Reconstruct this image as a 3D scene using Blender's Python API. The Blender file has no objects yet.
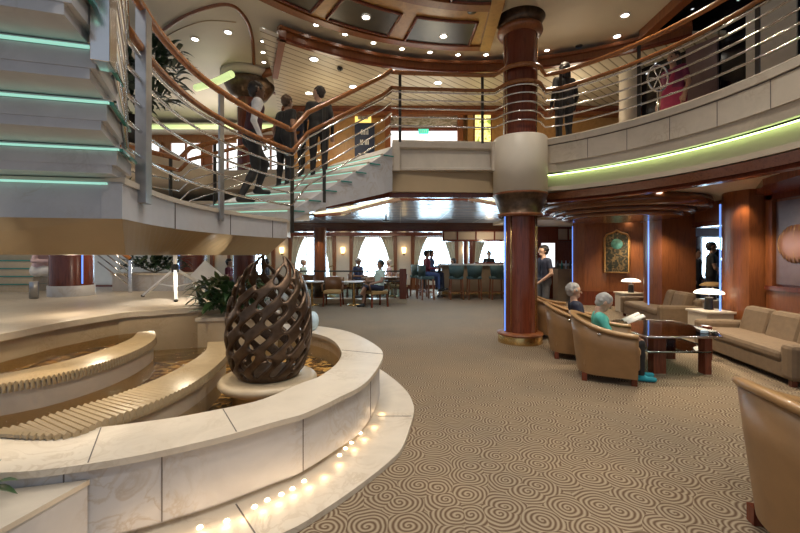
import bpy, math, random
import numpy as np
from mathutils import Vector, Matrix
random.seed(7)
R = math.radians; PI = math.pi
F, HY, CZ = 400.0, 255.5, 1.5          # focal length in pixels, horizon row, eye height
def U(px, py, z):                      # photo point on the horizontal plane z
    Y = (CZ - z) * F / (py - HY)
    return Vector(((px - 400) / F * Y, Y, z))
def A(px, py, Y):                      # photo point at depth Y
    return Vector(((px - 400) / F * Y, Y, CZ - (py - HY) / F * Y))
SC = bpy.context.scene; COL = SC.collection

# ------------------------------------------------------------------ materials
MATS = {}
def newmat(name):
    m = bpy.data.materials.new(name); m.use_nodes = True; MATS[name] = m
    nt = m.node_tree; b = nt.nodes['Principled BSDF']
    return m, nt, b
def L(nt, a, b): nt.links.new(a, b)
def node(nt, t, **kw):
    n = nt.nodes.new(t)
    for k, v in kw.items(): setattr(n, k, v)
    return n
def ramp(nt, fac, stops):
    r = node(nt, 'ShaderNodeValToRGB'); cr = r.color_ramp
    while len(cr.elements) < len(stops): cr.elements.new(0.5)
    for e, (p, c) in zip(cr.elements, stops): e.position = p; e.color = (*c, 1)
    L(nt, fac, r.inputs[0]); return r.outputs[0]
def coords(nt, scale=(1, 1, 1), rot=(0, 0, 0)):
    tc = node(nt, 'ShaderNodeTexCoord'); mp = node(nt, 'ShaderNodeMapping')
    mp.inputs['Scale'].default_value = scale; mp.inputs['Rotation'].default_value = rot
    L(nt, tc.outputs['Object'], mp.inputs[0]); return mp.outputs[0]
def noise(nt, vec, scale, detail=4, dist=0.0, rough=.55):
    n = node(nt, 'ShaderNodeTexNoise'); n.inputs['Scale'].default_value = scale
    n.inputs['Detail'].default_value = detail; n.inputs['Distortion'].default_value = dist
    n.inputs['Roughness'].default_value = rough
    L(nt, vec, n.inputs['Vector']); return n.outputs['Fac']
def math_(nt, op, a, b=None):
    n = node(nt, 'ShaderNodeMath', operation=op)
    for i, x in enumerate((a, b)):
        if x is None: continue
        if isinstance(x, (int, float)): n.inputs[i].default_value = x
        else: L(nt, x, n.inputs[i])
    return n.outputs[0]
def bump(nt, b, h, strength=.2, dist=.01):
    n = node(nt, 'ShaderNodeBump'); n.inputs['Strength'].default_value = strength
    n.inputs['Distance'].default_value = dist
    L(nt, h, n.inputs['Height']); L(nt, n.outputs[0], b.inputs['Normal'])
def plain(name, c, rough=.5, metal=0., var=.12, scale=9., coat=0., bmp=0.):
    m, nt, b = newmat(name)
    v = coords(nt); f = noise(nt, v, scale, 4)
    lo = tuple(x * (1 - var) for x in c); hi = tuple(min(1, x * (1 + var)) for x in c)
    L(nt, ramp(nt, f, [(.3, lo), (.7, hi)]), b.inputs['Base Color'])
    b.inputs['Roughness'].default_value = rough; b.inputs['Metallic'].default_value = metal
    b.inputs['Coat Weight'].default_value = coat; b.inputs['Coat Roughness'].default_value = .08
    if bmp: bump(nt, b, noise(nt, v, scale * 12, 3), bmp, .004)
    return m
def wood(name, dark, light, rough=.36, scale=(14, 14, 1.1), coat=.08):
    m, nt, b = newmat(name)
    v = coords(nt, scale); f = noise(nt, v, 2.0, 6, 1.2)
    L(nt, ramp(nt, f, [(.25, dark), (.55, light), (.8, tuple(x * .8 for x in light))]), b.inputs['Base Color'])
    b.inputs['Roughness'].default_value = rough; b.inputs['Coat Weight'].default_value = coat
    b.inputs['Coat Roughness'].default_value = .12
    return m
def marble(name, base, vein, rough=.22, amount=.5, scale=1.6):
    m, nt, b = newmat(name)
    v = coords(nt); n1 = noise(nt, v, scale, 8, 1.6, .62); n2 = noise(nt, v, scale * 2.3, 6, 2.5)
    cl = ramp(nt, n1, [(.3, tuple(x * .86 for x in base)), (.62, base), (.8, tuple(min(1, x * 1.06) for x in base))])
    rid = math_(nt, 'ABSOLUTE', math_(nt, 'SUBTRACT', n2, .5))
    msk = ramp(nt, noise(nt, v, scale * .9, 3), [(.5, (0, 0, 0)), (.68, (1, 1, 1))])
    vf = math_(nt, 'MULTIPLY', ramp(nt, rid, [(.0, (amount,) * 3), (.06, (0, 0, 0))]), msk)
    mx = node(nt, 'ShaderNodeMix', data_type='RGBA'); mx.inputs[7].default_value = (*vein, 1)
    L(nt, vf, mx.inputs[0]); L(nt, cl, mx.inputs[6]); L(nt, mx.outputs[2], b.inputs['Base Color'])
    b.inputs['Roughness'].default_value = rough
    return m
def emis(name, c, s):
    m, nt, b = newmat(name)
    b.inputs['Base Color'].default_value = (*c, 1)
    b.inputs['Emission Color'].default_value = (*c, 1); b.inputs['Emission Strength'].default_value = s
    return m

def make_materials():
    # carpet: swirling concentric spirals in brown on tan
    m, nt, b = newmat('carpet')
    v0 = coords(nt); nz = node(nt, 'ShaderNodeTexNoise'); nz.inputs['Scale'].default_value = 5.; nz.inputs['Detail'].default_value = 1.; L(nt, v0, nz.inputs['Vector'])
    sc_ = node(nt, 'ShaderNodeVectorMath', operation='SCALE'); sc_.inputs['Scale'].default_value = .05; L(nt, nz.outputs['Color'], sc_.inputs[0])
    ad = node(nt, 'ShaderNodeVectorMath', operation='ADD'); L(nt, v0, ad.inputs[0]); L(nt, sc_.outputs[0], ad.inputs[1]); v = ad.outputs[0]
    vo = node(nt, 'ShaderNodeTexVoronoi', voronoi_dimensions='2D')
    vo.inputs['Scale'].default_value = 5.0; vo.inputs['Randomness'].default_value = .9
    L(nt, v, vo.inputs['Vector'])
    d = node(nt, 'ShaderNodeVectorMath', operation='SUBTRACT'); L(nt, v, d.inputs[0]); L(nt, vo.outputs['Position'], d.inputs[1])
    sx = node(nt, 'ShaderNodeSeparateXYZ'); L(nt, d.outputs[0], sx.inputs[0])
    ang = math_(nt, 'ARCTAN2', sx.outputs[1], sx.outputs[0])
    ph = math_(nt, 'ADD', math_(nt, 'MULTIPLY', vo.outputs['Distance'], 44.), ang)
    wob = math_(nt, 'MULTIPLY', noise(nt, v, 9, 2), 3.0)
    s = math_(nt, 'SINE', math_(nt, 'ADD', ph, wob))
    s01 = math_(nt, 'ADD', math_(nt, 'MULTIPLY', s, .5), .5)
    c1 = ramp(nt, s01, [(.06, (.105, .058, .030)), (.36, (.19, .138, .085)), (.62, (.258, .202, .132)), (1., (.335, .272, .185))])
    big = ramp(nt, noise(nt, v, 1.1, 3), [(.3, (.86, .86, .88)), (.7, (1.05, 1.0, .95))])
    mx = node(nt, 'ShaderNodeMix', data_type='RGBA', blend_type='MULTIPLY'); mx.inputs[0].default_value = 1
    L(nt, c1, mx.inputs[6]); L(nt, big, mx.inputs[7]); L(nt, mx.outputs[2], b.inputs['Base Color'])
    b.inputs['Roughness'].default_value = .9
    h = math_(nt, 'ADD', s01, math_(nt, 'MULTIPLY', noise(nt, v, 260, 2), .6)); bump(nt, b, h, .35, .006)
    marble('marble', (.64, .56, .455), (.36, .26, .16), .38, .45)
    marble('marble_cool', (.52, .51, .52), (.36, .28, .20), .45, .55)
    marble('marble_beige', (.58, .50, .40), (.38, .30, .2), .3, .35, 2.4)
    marble('marble_tan', (.54, .43, .29), (.32, .20, .09), .35, .4, 3.)
    marble('weir_stone', (.40, .30, .175), (.24, .14, .05), .25, .5, 5.)
    marble('marble_grey', (.58, .56, .56), (.30, .26, .22), .3, .25, 1.8)
    plain('joint', (.12, .10, .09), .7)
    wood('mahogany', (.085, .018, .010), (.165, .040, .020), .22)
    wood('wood_panel', (.135, .040, .013), (.245, .080, .025), .34)
    wood('wood_flat', (.085, .026, .010), (.17, .058, .022), .2, (1.1, 14, 14), .2)
    wood('handrail_wood', (.22, .075, .022), (.36, .14, .045), .25, (6, 6, 6))
    wood('gold_wood', (.30, .15, .045), (.44, .235, .075), .32, (3, 3, 3))
    plain('chrome', (.72, .71, .70), .16, 1., .04)
    plain('steel_brushed', (.42, .42, .43), .34, 1., .1)
    plain('post_dark', (.06, .055, .05), .3, .6)
    plain('brass', (.62, .42, .17), .25, 1., .12)
    plain('bronze', (.095, .06, .038), .36, .75, .35, 14, 0, .15)
    plain('cream_paint', (.70, .63, .52), .45, 0, .04, 3)
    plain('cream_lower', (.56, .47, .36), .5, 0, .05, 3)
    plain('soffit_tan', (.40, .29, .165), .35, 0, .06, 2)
    plain('ceiling_cream', (.60, .54, .43), .55, 0, .03, 2)
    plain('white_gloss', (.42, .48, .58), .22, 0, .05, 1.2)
    plain('white_paint', (.80, .79, .77), .4, 0, .03)
    plain('white_enamel', (.83, .83, .84), .3, 0, .03)
    plain('dark_glass', (.022, .02, .013), .3, 0, .3, 4, 0)
    plain('black_gloss', (.012, .012, .013), .2)
    plain('rubber', (.02, .02, .02), .7)
    plain('leather_tan', (.27, .148, .062), .42, 0, .1, 6, .08, .12)
    plain('leather_trim', (.36, .205, .085), .34, 0, .08, 6, .15)
    plain('sofa_fabric', (.185, .125, .075), .7, 0, .1, 12, 0, .25)
    plain('stool_teal', (.055, .11, .115), .6, 0, .12, 12)
    plain('chair_brown', (.18, .082, .035), .4, 0, .15)
    plain('seat_gold', (.45, .28, .11), .7)
    plain('curtain_cream', (.66, .60, .45), .8, 0, .1, 20)
    plain('blue_board', (.012, .022, .06), .4)
    plain('paper', (.78, .76, .70), .7)
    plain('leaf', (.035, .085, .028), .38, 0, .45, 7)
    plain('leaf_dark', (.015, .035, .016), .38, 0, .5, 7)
    plain('soil', (.05, .03, .02), .9)
    plain('stem', (.10, .08, .03), .7)
    plain('teal_paint', (.10, .30, .27), .5, 0, .35, 14)
    plain('disc_pink', (.25, .125, .092), .3, 0, .12, 3)
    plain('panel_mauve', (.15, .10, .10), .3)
    plain('bundle', (.55, .72, .86), .25, 0, .2, 9)
    plain('stainless', (.5, .5, .5), .25, 1., .1)
    plain('bar_front', (.34, .25, .16), .4, 0, .1, 5)
    plain('table_white', (.72, .72, .72), .25)
    plain('magenta', (.15, .012, .055), .7)
    # strip ceiling
    m, nt, b = newmat('strip_ceiling')
    v = coords(nt, (1, 1, 1), (0, 0, R(-42)))
    sx = node(nt, 'ShaderNodeSeparateXYZ'); L(nt, v, sx.inputs[0])
    fr = math_(nt, 'FRACT', math_(nt, 'MULTIPLY', sx.outputs[1], 5.6))
    c = ramp(nt, fr, [(.0, (.19, .155, .10)), (.13, (.22, .18, .12)), (.18, (.56, .50, .39)), (.95, (.60, .54, .42))])
    L(nt, c, b.inputs['Base Color']); b.inputs['Roughness'].default_value = .4; bump(nt, b, fr, .3, .01)
    # basin floor with coins, clear water above
    m, nt, b = newmat('basin_floor')
    v = coords(nt); vo = node(nt, 'ShaderNodeTexVoronoi'); vo.inputs['Scale'].default_value = 19; L(nt, v, vo.inputs['Vector'])
    f = noise(nt, v, 5, 5, 1.)
    sp = node(nt, 'ShaderNodeSeparateColor'); L(nt, vo.outputs['Color'], sp.inputs[0])
    mixf = math_(nt, 'ADD', math_(nt, 'MULTIPLY', sp.outputs[0], .62), math_(nt, 'MULTIPLY', f, .42))
    L(nt, ramp(nt, mixf, [(.26, (.95, .66, .27)), (.38, (.62, .36, .10)), (.50, (.20, .10, .03)), (.70, (.055, .028, .010))]), b.inputs['Base Color'])
    b.inputs['Roughness'].default_value = .4; bump(nt, b, vo.outputs['Distance'], .5, .02)
    m, nt, b = newmat('water')
    out = nt.nodes['Material Output']; nt.nodes.remove(b)
    tr = node(nt, 'ShaderNodeBsdfTransparent'); tr.inputs[0].default_value = (.86, .80, .68, 1)
    gl = node(nt, 'ShaderNodeBsdfGlossy'); gl.inputs['Roughness'].default_value = .04
    mx = node(nt, 'ShaderNodeMixShader'); mx.inputs[0].default_value = .10; L(nt, tr.outputs[0], mx.inputs[1]); L(nt, gl.outputs[0], mx.inputs[2])
    v = coords(nt); bp = node(nt, 'ShaderNodeBump'); bp.inputs['Strength'].default_value = .5; bp.inputs['Distance'].default_value = .05
    L(nt, noise(nt, v, 16, 4, 1.5), bp.inputs['Height']); L(nt, bp.outputs[0], gl.inputs['Normal'])
    L(nt, mx.outputs[0], out.inputs['Surface'])
    # clear table / lamp glass
    m, nt, b = newmat('clear_glass')
    out = nt.nodes['Material Output']; nt.nodes.remove(b)
    tr = node(nt, 'ShaderNodeBsdfTransparent'); tr.inputs[0].default_value = (.62, .68, .66, 1)
    gl = node(nt, 'ShaderNodeBsdfGlossy'); gl.inputs['Roughness'].default_value = .03
    fr = node(nt, 'ShaderNodeFresnel'); fr.inputs[0].default_value = 1.6
    mx = node(nt, 'ShaderNodeMixShader'); L(nt, fr.outputs[0], mx.inputs[0]); L(nt, tr.outputs[0], mx.inputs[1]); L(nt, gl.outputs[0], mx.inputs[2])
    L(nt, mx.outputs[0], out.inputs['Surface'])
    # black wall, glowing dots for star lamps and for mirrored lamp reflections
    m, nt, b = newmat('star_wall')
    v = coords(nt); vo = node(nt, 'ShaderNodeTexVoronoi'); vo.inputs['Scale'].default_value = 4.2; L(nt, v, vo.inputs['Vector'])
    st = ramp(nt, vo.outputs['Distance'], [(.0, (1, 1, 1)), (.12, (0, 0, 0))])
    b.inputs['Base Color'].default_value = (.008, .007, .009, 1); b.inputs['Roughness'].default_value = .12
    b.inputs['Emission Color'].default_value = (.9, .95, 1, 1); L(nt, math_(nt, 'MULTIPLY', st, 2.2), b.inputs['Emission Strength'])
    # stained glass, lit from behind
    m, nt, b = newmat('stained_glass')
    v = coords(nt); vo = node(nt, 'ShaderNodeTexVoronoi'); vo.inputs['Scale'].default_value = 9; L(nt, v, vo.inputs['Vector'])
    c = ramp(nt, vo.outputs['Distance'], [(.1, (.95, .72, .10)), (.5, (1., .88, .35)), (.8, (.20, .28, .03))])
    L(nt, c, b.inputs['Base Color']); L(nt, c, b.inputs['Emission Color']); b.inputs['Emission Strength'].default_value = 1.3
    # generic mural behind the bar upstairs
    m, nt, b = newmat('mural')
    v = coords(nt, (1, 1, 2.2)); f = noise(nt, v, 4, 5, 2)
    c = ramp(nt, f, [(.3, (.10, .085, .05)), (.45, (.36, .31, .22)), (.6, (.62, .58, .50)), (.75, (.35, .17, .12))])
    L(nt, c, b.inputs['Base Color']); b.inputs['Roughness'].default_value = .3
    # abstract painting
    m, nt, b = newmat('painting_field')
    v = coords(nt); f = noise(nt, v, 7, 5, 2)
    L(nt, ramp(nt, f, [(.35, (.012, .02, .014)), (.52, (.04, .035, .02)), (.6, (.24, .15, .06)), (.68, (.04, .06, .045))]), b.inputs['Base Color'])
    b.inputs['Roughness'].default_value = .5
    # lamps and daylight
    emis('daylight', (.60, .82, 1.0), 9.0)
    emis('downlight_lens', (1., .93, .80), 14.)
    emis('cove_green', (.74, .92, .40), .62)
    emis('cove_line', (.72, 1., .36), 6.)
    emis('cove_yellow', (1., .93, .60), 1.25)
    emis('led_blue', (.16, .33, 1.0), 1.0)
    emis('led_edge', (.42, .86, .70), .55)
    emis('sconce_glow', (1., .72, .36), 3.2)
    emis('led_reflection', (1., .80, .52), 5.)  # glow of the discs that paint LED reflections on the apron
    emis('shade_glow', (1., .90, .72), 1.5)
    emis('exit_green', (.05, .55, .38), 1.0)
    emis('picture_lit', (1., .78, .20), .9)
    emis('screen_white', (.93, .97, 1.), 1.05)
    emis('ring_white', (.75, .88, 1.), 1.3)
    plain('glass_edge', (.04, .24, .20), .08)
make_materials()

# ------------------------------------------------------------------ mesh builder
class MB:
    def __init__(s): s.v = []; s.f = []; s.m = []; s.s = []
    def add(s, vs, fs, mi=0, sm=False):
        o = len(s.v); s.v += [tuple(v) for v in vs]
        for f in fs: s.f.append([i + o for i in f]); s.m.append(mi); s.s.append(sm)
        return s
    def box(s, c, size, rz=0, mi=0, tilt=None):
        hx, hy, hz = (k / 2 for k in size); M = Matrix.Rotation(rz, 3, 'Z')
        if tilt is not None: M = M @ tilt
        c = Vector(c)
        vs = [c + M @ Vector((x, y, z)) for z in (-hz, hz) for x, y in ((-hx, -hy), (hx, -hy), (hx, hy), (-hx, hy))]
        return s.add(vs, [(3, 2, 1, 0), (4, 5, 6, 7), (0, 1, 5, 4), (1, 2, 6, 5), (2, 3, 7, 6), (3, 0, 4, 7)], mi)
    def bx(s, x0, x1, y0, y1, z0, z1, mi=0):
        return s.box(((x0 + x1) / 2, (y0 + y1) / 2, (z0 + z1) / 2), (abs(x1 - x0), abs(y1 - y0), abs(z1 - z0)), 0, mi)
    def bar(s, a, b, w, h, mi=0):                    # rectangular bar from a to b
        a, b = Vector(a), Vector(b); t = (b - a).normalized()
        up = Vector((0, 0, 1)) if abs(t.z) < .95 else Vector((0, 1, 0))
        n = t.cross(up).normalized(); u = n.cross(t)
        vs = [p + n * (i * w / 2) + u * (j * h / 2) for p in (a, b) for i, j in ((-1, -1), (1, -1), (1, 1), (-1, 1))]
        return s.add(vs, [(3, 2, 1, 0), (4, 5, 6, 7), (0, 1, 5, 4), (1, 2, 6, 5), (2, 3, 7, 6), (3, 0, 4, 7)], mi)
    def tube(s, pts, r, n=8, closed=False, mi=0, sq=1.0):
        pts = [Vector(p) for p in pts]; k = len(pts); vs = []; fs = []
        rr = r if isinstance(r, (list, tuple)) else [r] * k
        nrm = None
        for i, p in enumerate(pts):
            a = pts[i - 1] if (i or closed) else p; b = pts[(i + 1) % k] if (i < k - 1 or closed) else p
            t = (b - a).normalized() if (b - a).length > 1e-9 else Vector((0, 0, 1))
            if nrm is None:
                up = Vector((0, 0, 1)) if abs(t.z) < .9 else Vector((1, 0, 0))
                nrm = t.cross(up).normalized()
            nrm = (nrm - t * nrm.dot(t))
            nrm = nrm.normalized() if nrm.length > 1e-6 else t.orthogonal().normalized()
            bn = t.cross(nrm)
            for j in range(n):
                q = 2 * PI * j / n; vs.append(p + nrm * (math.cos(q) * rr[i]) + bn * (math.sin(q) * rr[i] * sq))
        for i in range(k if closed else k - 1):
            for j in range(n):
                a = i * n + j; b = i * n + (j + 1) % n; c = ((i + 1) % k) * n + (j + 1) % n; d = ((i + 1) % k) * n + j
                fs.append((a, b, c, d))
        s.add(vs, fs, mi, True)
        if not closed:
            s.add(vs[:n], [tuple(range(n))[::-1]], mi); s.add(vs[-n:], [tuple(range(n))], mi)
        return s
    def lathe(s, prof, c=(0, 0, 0), n=32, mi=0, a0=0., a1=2 * PI, sm=True, sx=1., sy=1.):
        c = Vector(c); full = abs(a1 - a0 - 2 * PI) < 1e-6; k = n if full else n + 1; vs = []; fs = []
        for r, z in prof:
            for j in range(k):
                q = a0 + (a1 - a0) * j / n; vs.append(c + Vector((r * math.cos(q) * sx, r * math.sin(q) * sy, z)))
        for i in range(len(prof) - 1):
            for j in range(n):
                a = i * k + j; b = i * k + (j + 1) % k
                fs.append((a, b, b + k, a + k))
        return s.add(vs, fs, mi, sm)
    def prism(s, poly, z0, z1, mi=0, inset_poly=None):
        n = len(poly); q = inset_poly or poly
        vs = [(p[0], p[1], z0) for p in q] + [(p[0], p[1], z1) for p in poly]
        fs = [tuple(range(n))[::-1], tuple(range(n, 2 * n))] + [(i, (i + 1) % n, n + (i + 1) % n, n + i) for i in range(n)]
        return s.add(vs, fs, mi)
    def sweep(s, path, prof, closed=False, mi=0, closed_prof=True, sm=False, side=1):
        """prof: (offset to the left of the path, z) swept along an XY path"""
        P = [Vector((p[0], p[1], 0)) for p in path]; zz = [p[2] if len(p) > 2 else 0. for p in path]; k = len(P); m = len(prof); vs = []
        for i, p in enumerate(P):
            a = P[i - 1] if (i or closed) else p; b = P[(i + 1) % k] if (i < k - 1 or closed) else p
            t = (b - a).normalized(); nr = Vector((-t.y, t.x, 0)) * side
            for o, z in prof: vs.append(p + nr * o + Vector((0, 0, z + zz[i])))
        fs = []
        for i in range(k if closed else k - 1):
            for j in range(m if closed_prof else m - 1):
                a = i * m + j; b = i * m + (j + 1) % m; i2 = (i + 1) % k
                fs.append((a, b, i2 * m + (j + 1) % m, i2 * m + j))
        s.add(vs, fs, mi, sm)
        if not closed and closed_prof:
            s.add(vs[:m], [tuple(range(m))], mi); s.add(vs[-m:], [tuple(range(m))[::-1]], mi)
        return s
    def ell(s, c, r, n=16, mi=0, z0=-1., z1=1.):
        prof = []
        for i in range(n // 2 + 1):
            t = math.asin(z0) + (math.asin(z1) - math.asin(z0)) * i / (n // 2); prof.append((math.cos(t), math.sin(t)))
        c = Vector(c); vs = []; fs = []
        for rr, z in prof:
            for j in range(n):
                q = 2 * PI * j / n; vs.append(c + Vector((r[0] * rr * math.cos(q), r[1] * rr * math.sin(q), r[2] * z)))
        for i in range(len(prof) - 1):
            for j in range(n): fs.append((i * n + j, i * n + (j + 1) % n, (i + 1) * n + (j + 1) % n, (i + 1) * n + j))
        return s.add(vs, fs, mi, True)
    def disc(s, c, r, n=24, mi=0, up=True):
        c = Vector(c); vs = [c + Vector((r * math.cos(2 * PI * j / n), r * math.sin(2 * PI * j / n), 0)) for j in range(n)]
        return s.add(vs, [tuple(range(n)) if up else tuple(range(n))[::-1]], mi)
    def build(s, name, mats, parent=None, bevel=0., fix=True):
        off = Vector((0, 0, 0)); p = parent
        while p is not None: off += p.location; p = p.parent
        me = bpy.data.meshes.new(name)
        me.from_pydata([Vector(v) - off for v in s.v], [], s.f)
        if isinstance(mats, str): mats = [mats]
        for k in mats: me.materials.append(MATS[k])
        me.polygons.foreach_set('material_index', s.m); me.polygons.foreach_set('use_smooth', s.s)
        me.validate(); me.update()
        o = bpy.data.objects.new(name, me); COL.objects.link(o)
        if fix:
            import bmesh
            bm = bmesh.new(); bm.from_mesh(me); bmesh.ops.remove_doubles(bm, verts=bm.verts, dist=1e-5)
            bmesh.ops.recalc_face_normals(bm, faces=bm.faces); bm.to_mesh(me); bm.free()
        if parent is not None: o.parent = parent
        if bevel:
            md = o.modifiers.new('bevel', 'BEVEL'); md.width = bevel; md.segments = 2; md.limit_method = 'ANGLE'; md.angle_limit = R(40)
        return o
def tag(o, label=None, cat=None, group=None, kind=None):
    if label: o['label'] = label
    if cat: o['category'] = cat
    if group: o['group'] = group
    if kind: o['kind'] = kind
    return o
def thing(name, label, cat, loc=(0, 0, 0), group=None, kind=None):
    o = bpy.data.objects.new(name, None); COL.objects.link(o); o.location = loc; o.empty_display_size = .1
    return tag(o, label, cat, group, kind)
KIDS = {}
def copy_tree(o, parent=None):
    c = o.copy(); COL.objects.link(c)
    if parent is not None: c.parent = parent
    for ch in [x for x in list(bpy.data.objects) if x.parent == o]: copy_tree(ch, c)
    return c
def struct(name, mb, mats, label, cat='structure', parent=None, bevel=0.):
    o = mb.build(name, mats, parent, bevel)
    if parent is None: tag(o, label, cat, None, 'structure')
    return o
def cr(pts, n=6, closed=False):                      # Catmull-Rom through points
    P = [Vector(p) for p in pts]; k = len(P); out = []
    for i in range(k if closed else k - 1):
        p0 = P[(i - 1) % k] if (i or closed) else P[0] * 2 - P[1]
        p1, p2 = P[i], P[(i + 1) % k]
        p3 = P[(i + 2) % k] if (i < k - 2 or closed) else P[-1] * 2 - P[-2]
        for j in range(n):
            t = j / n
            out.append(.5 * ((2 * p1) + (p2 - p0) * t + (2 * p0 - 5 * p1 + 4 * p2 - p3) * t * t + (3 * p1 - p0 - 3 * p2 + p3) * t ** 3))
    if not closed: out.append(P[-1])
    return out
def arc(c, r, a0, a1, n=40, z=0.):
    return [Vector((c[0] + r * math.cos(R(a0 + (a1 - a0) * i / n)), c[1] + r * math.sin(R(a0 + (a1 - a0) * i / n)), z)) for i in range(n + 1)]
def resample(pts, step):
    pts = [Vector(p) for p in pts]; out = [pts[0]]; acc = 0.
    for a, b in zip(pts, pts[1:]):
        d = (b - a).length; t = step - acc
        while t <= d:
            out.append(a + (b - a) * (t / d)); t += step
        acc = (acc + d) % step if d else acc
    return out
def spot(name, loc, target, power, color=(1, .88, .70), size=80, blend=.6, rad=.05):
    l = bpy.data.lights.new(name, 'SPOT'); l.energy = power; l.color = color; l.spot_size = R(size); l.spot_blend = blend; l.shadow_soft_size = rad
    o = bpy.data.objects.new(name, l); COL.objects.link(o); o.location = loc
    o.rotation_euler = (Vector(target) - Vector(loc)).to_track_quat('-Z', 'Y').to_euler(); return o
def point(name, loc, power, color=(1, .88, .70), rad=.05):
    l = bpy.data.lights.new(name, 'POINT'); l.energy = power; l.color = color; l.shadow_soft_size = rad
    o = bpy.data.objects.new(name, l); COL.objects.link(o); o.location = loc; return o
ORD = ['first', 'second', 'third', 'fourth', 'fifth', 'sixth', 'seventh', 'eighth', 'ninth', 'tenth', 'eleventh', 'twelfth', 'thirteenth', 'fourteenth', 'fifteenth', 'sixteenth']

# ------------------------------------------------------------------ implicit surfaces (people, sculpture)
def surface_nets(f, lo, h):
    """f: 3-D array of signed distances; returns vertices, quads"""
    nx, ny, nz = f.shape; ins = f < 0
    c = np.zeros((nx - 1, ny - 1, nz - 1), int)
    for i in (0, 1):
        for j in (0, 1):
            for k in (0, 1): c += ins[i:nx - 1 + i, j:ny - 1 + j, k:nz - 1 + k]
    act = (c > 0) & (c < 8); idx = -np.ones(act.shape, int); cells = np.argwhere(act); idx[act] = np.arange(len(cells))
    S = np.zeros((len(cells), 3)); N = np.zeros(len(cells))
    cor = [(i, j, k) for i in (0, 1) for j in (0, 1) for k in (0, 1)]
    for a in cor:
        for ax in range(3):
            if a[ax]: continue
            b = list(a); b[ax] = 1
            fa = f[cells[:, 0] + a[0], cells[:, 1] + a[1], cells[:, 2] + a[2]]; fb = f[cells[:, 0] + b[0], cells[:, 1] + b[1], cells[:, 2] + b[2]]
            x = (fa < 0) != (fb < 0); t = np.where(x, fa / np.where(fa - fb == 0, 1, fa - fb), 0)
            p = np.array(a, float)[None].repeat(len(cells), 0); p[:, ax] = t
            S[x] += p[x]; N[x] += 1
    V = (cells + S / N[:, None]) * h + np.array(lo)[None]
    Q = []
    for ax in range(3):
        sl0 = [slice(None)] * 3; sl1 = [slice(None)] * 3; sl0[ax] = slice(0, -1); sl1[ax] = slice(1, None)
        x = ins[tuple(sl0)] != ins[tuple(sl1)]; e = np.argwhere(x); u, w = (ax + 1) % 3, (ax + 2) % 3
        ok = (e[:, u] > 0) & (e[:, w] > 0) & (e[:, u] < f.shape[u] - 1) & (e[:, w] < f.shape[w] - 1); e = e[ok]
        def at(du, dw):
            q = e.copy(); q[:, u] -= du; q[:, w] -= dw; return idx[q[:, 0], q[:, 1], q[:, 2]]
        q = np.stack([at(1, 1), at(0, 1), at(0, 0), at(1, 0)], 1)
        flip = ~ins[tuple(sl0)][tuple(e.T)] if len(e) else np.zeros(0, bool)
        q[flip] = q[flip][:, ::-1]; Q.append(q)
    return V, np.concatenate(Q)
def cone_d(P, a, b, ra, rb):
    a = np.array(a, float); b = np.array(b, float); ab = b - a; L2 = max(ab @ ab, 1e-9)
    t = np.clip(((P - a) @ ab) / L2, 0, 1)
    return np.linalg.norm(P - (a + t[..., None] * ab), axis=-1) - (ra + (rb - ra) * t)
def blob(prims, name, matnames, parent=None, h=.014, k=.018):
    """prims: (a, b, ra, rb, material index, smoothness) -> one continuous mesh"""
    pts = np.array([p[0] for p in prims] + [p[1] for p in prims], float); rm = max(max(p[2], p[3]) for p in prims) + .05
    lo = pts.min(0) - rm; hi = pts.max(0) + rm; n = np.ceil((hi - lo) / h).astype(int) + 1
    f = np.full(n, .3)
    for a, b, ra, rb, mi, kk in prims:
        mg = max(ra, rb) + .06; l = np.minimum(a, b) - mg; u = np.maximum(a, b) + mg
        i0 = np.clip(((l - lo) / h).astype(int), 0, n - 1); i1 = np.clip(((u - lo) / h).astype(int) + 1, 1, n)
        g = np.stack(np.meshgrid(*[lo[d] + h * np.arange(i0[d], i1[d]) for d in range(3)], indexing='ij'), -1)
        d = cone_d(g, a, b, ra, rb); s = (slice(i0[0], i1[0]), slice(i0[1], i1[1]), slice(i0[2], i1[2])); o = f[s]
        hh = np.clip(.5 + .5 * (o - d) / kk, 0, 1); f[s] = o * (1 - hh) + d * hh - kk * hh * (1 - hh)
    V, Q = surface_nets(f, lo, h)
    C = V[Q].mean(1); best = np.full(len(C), 9.); mi = np.zeros(len(C), int)
    for a, b, ra, rb, m, kk in prims:
        d = cone_d(C, a, b, ra, rb); w = d < best - 1e-6; best[w] = d[w]; mi[w] = m
    off = Vector((0, 0, 0)); p = parent
    me = bpy.data.meshes.new(name); me.from_pydata(V.tolist(), [], Q.tolist())
    for kx in matnames: me.materials.append(MATS[kx])
    me.polygons.foreach_set('material_index', mi.tolist()); me.polygons.foreach_set('use_smooth', [True] * len(Q))
    me.update()
    o = bpy.data.objects.new(name, me); COL.objects.link(o)
    if parent is not None: o.parent = parent
    return o
# ================================================================== SETTING
AC = (0.2, 3.95); AR = 3.86             # centre and radius of the round atrium
LND = 2.0; RISE = .171; DECK = 3.37     # stair landing, riser, upper deck
# floor
struct('floor', MB().bx(-12, 12, -2.5, 18.6, -.1, 0), 'carpet', 'swirl-patterned tan and brown carpet floor', 'floor')

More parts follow.
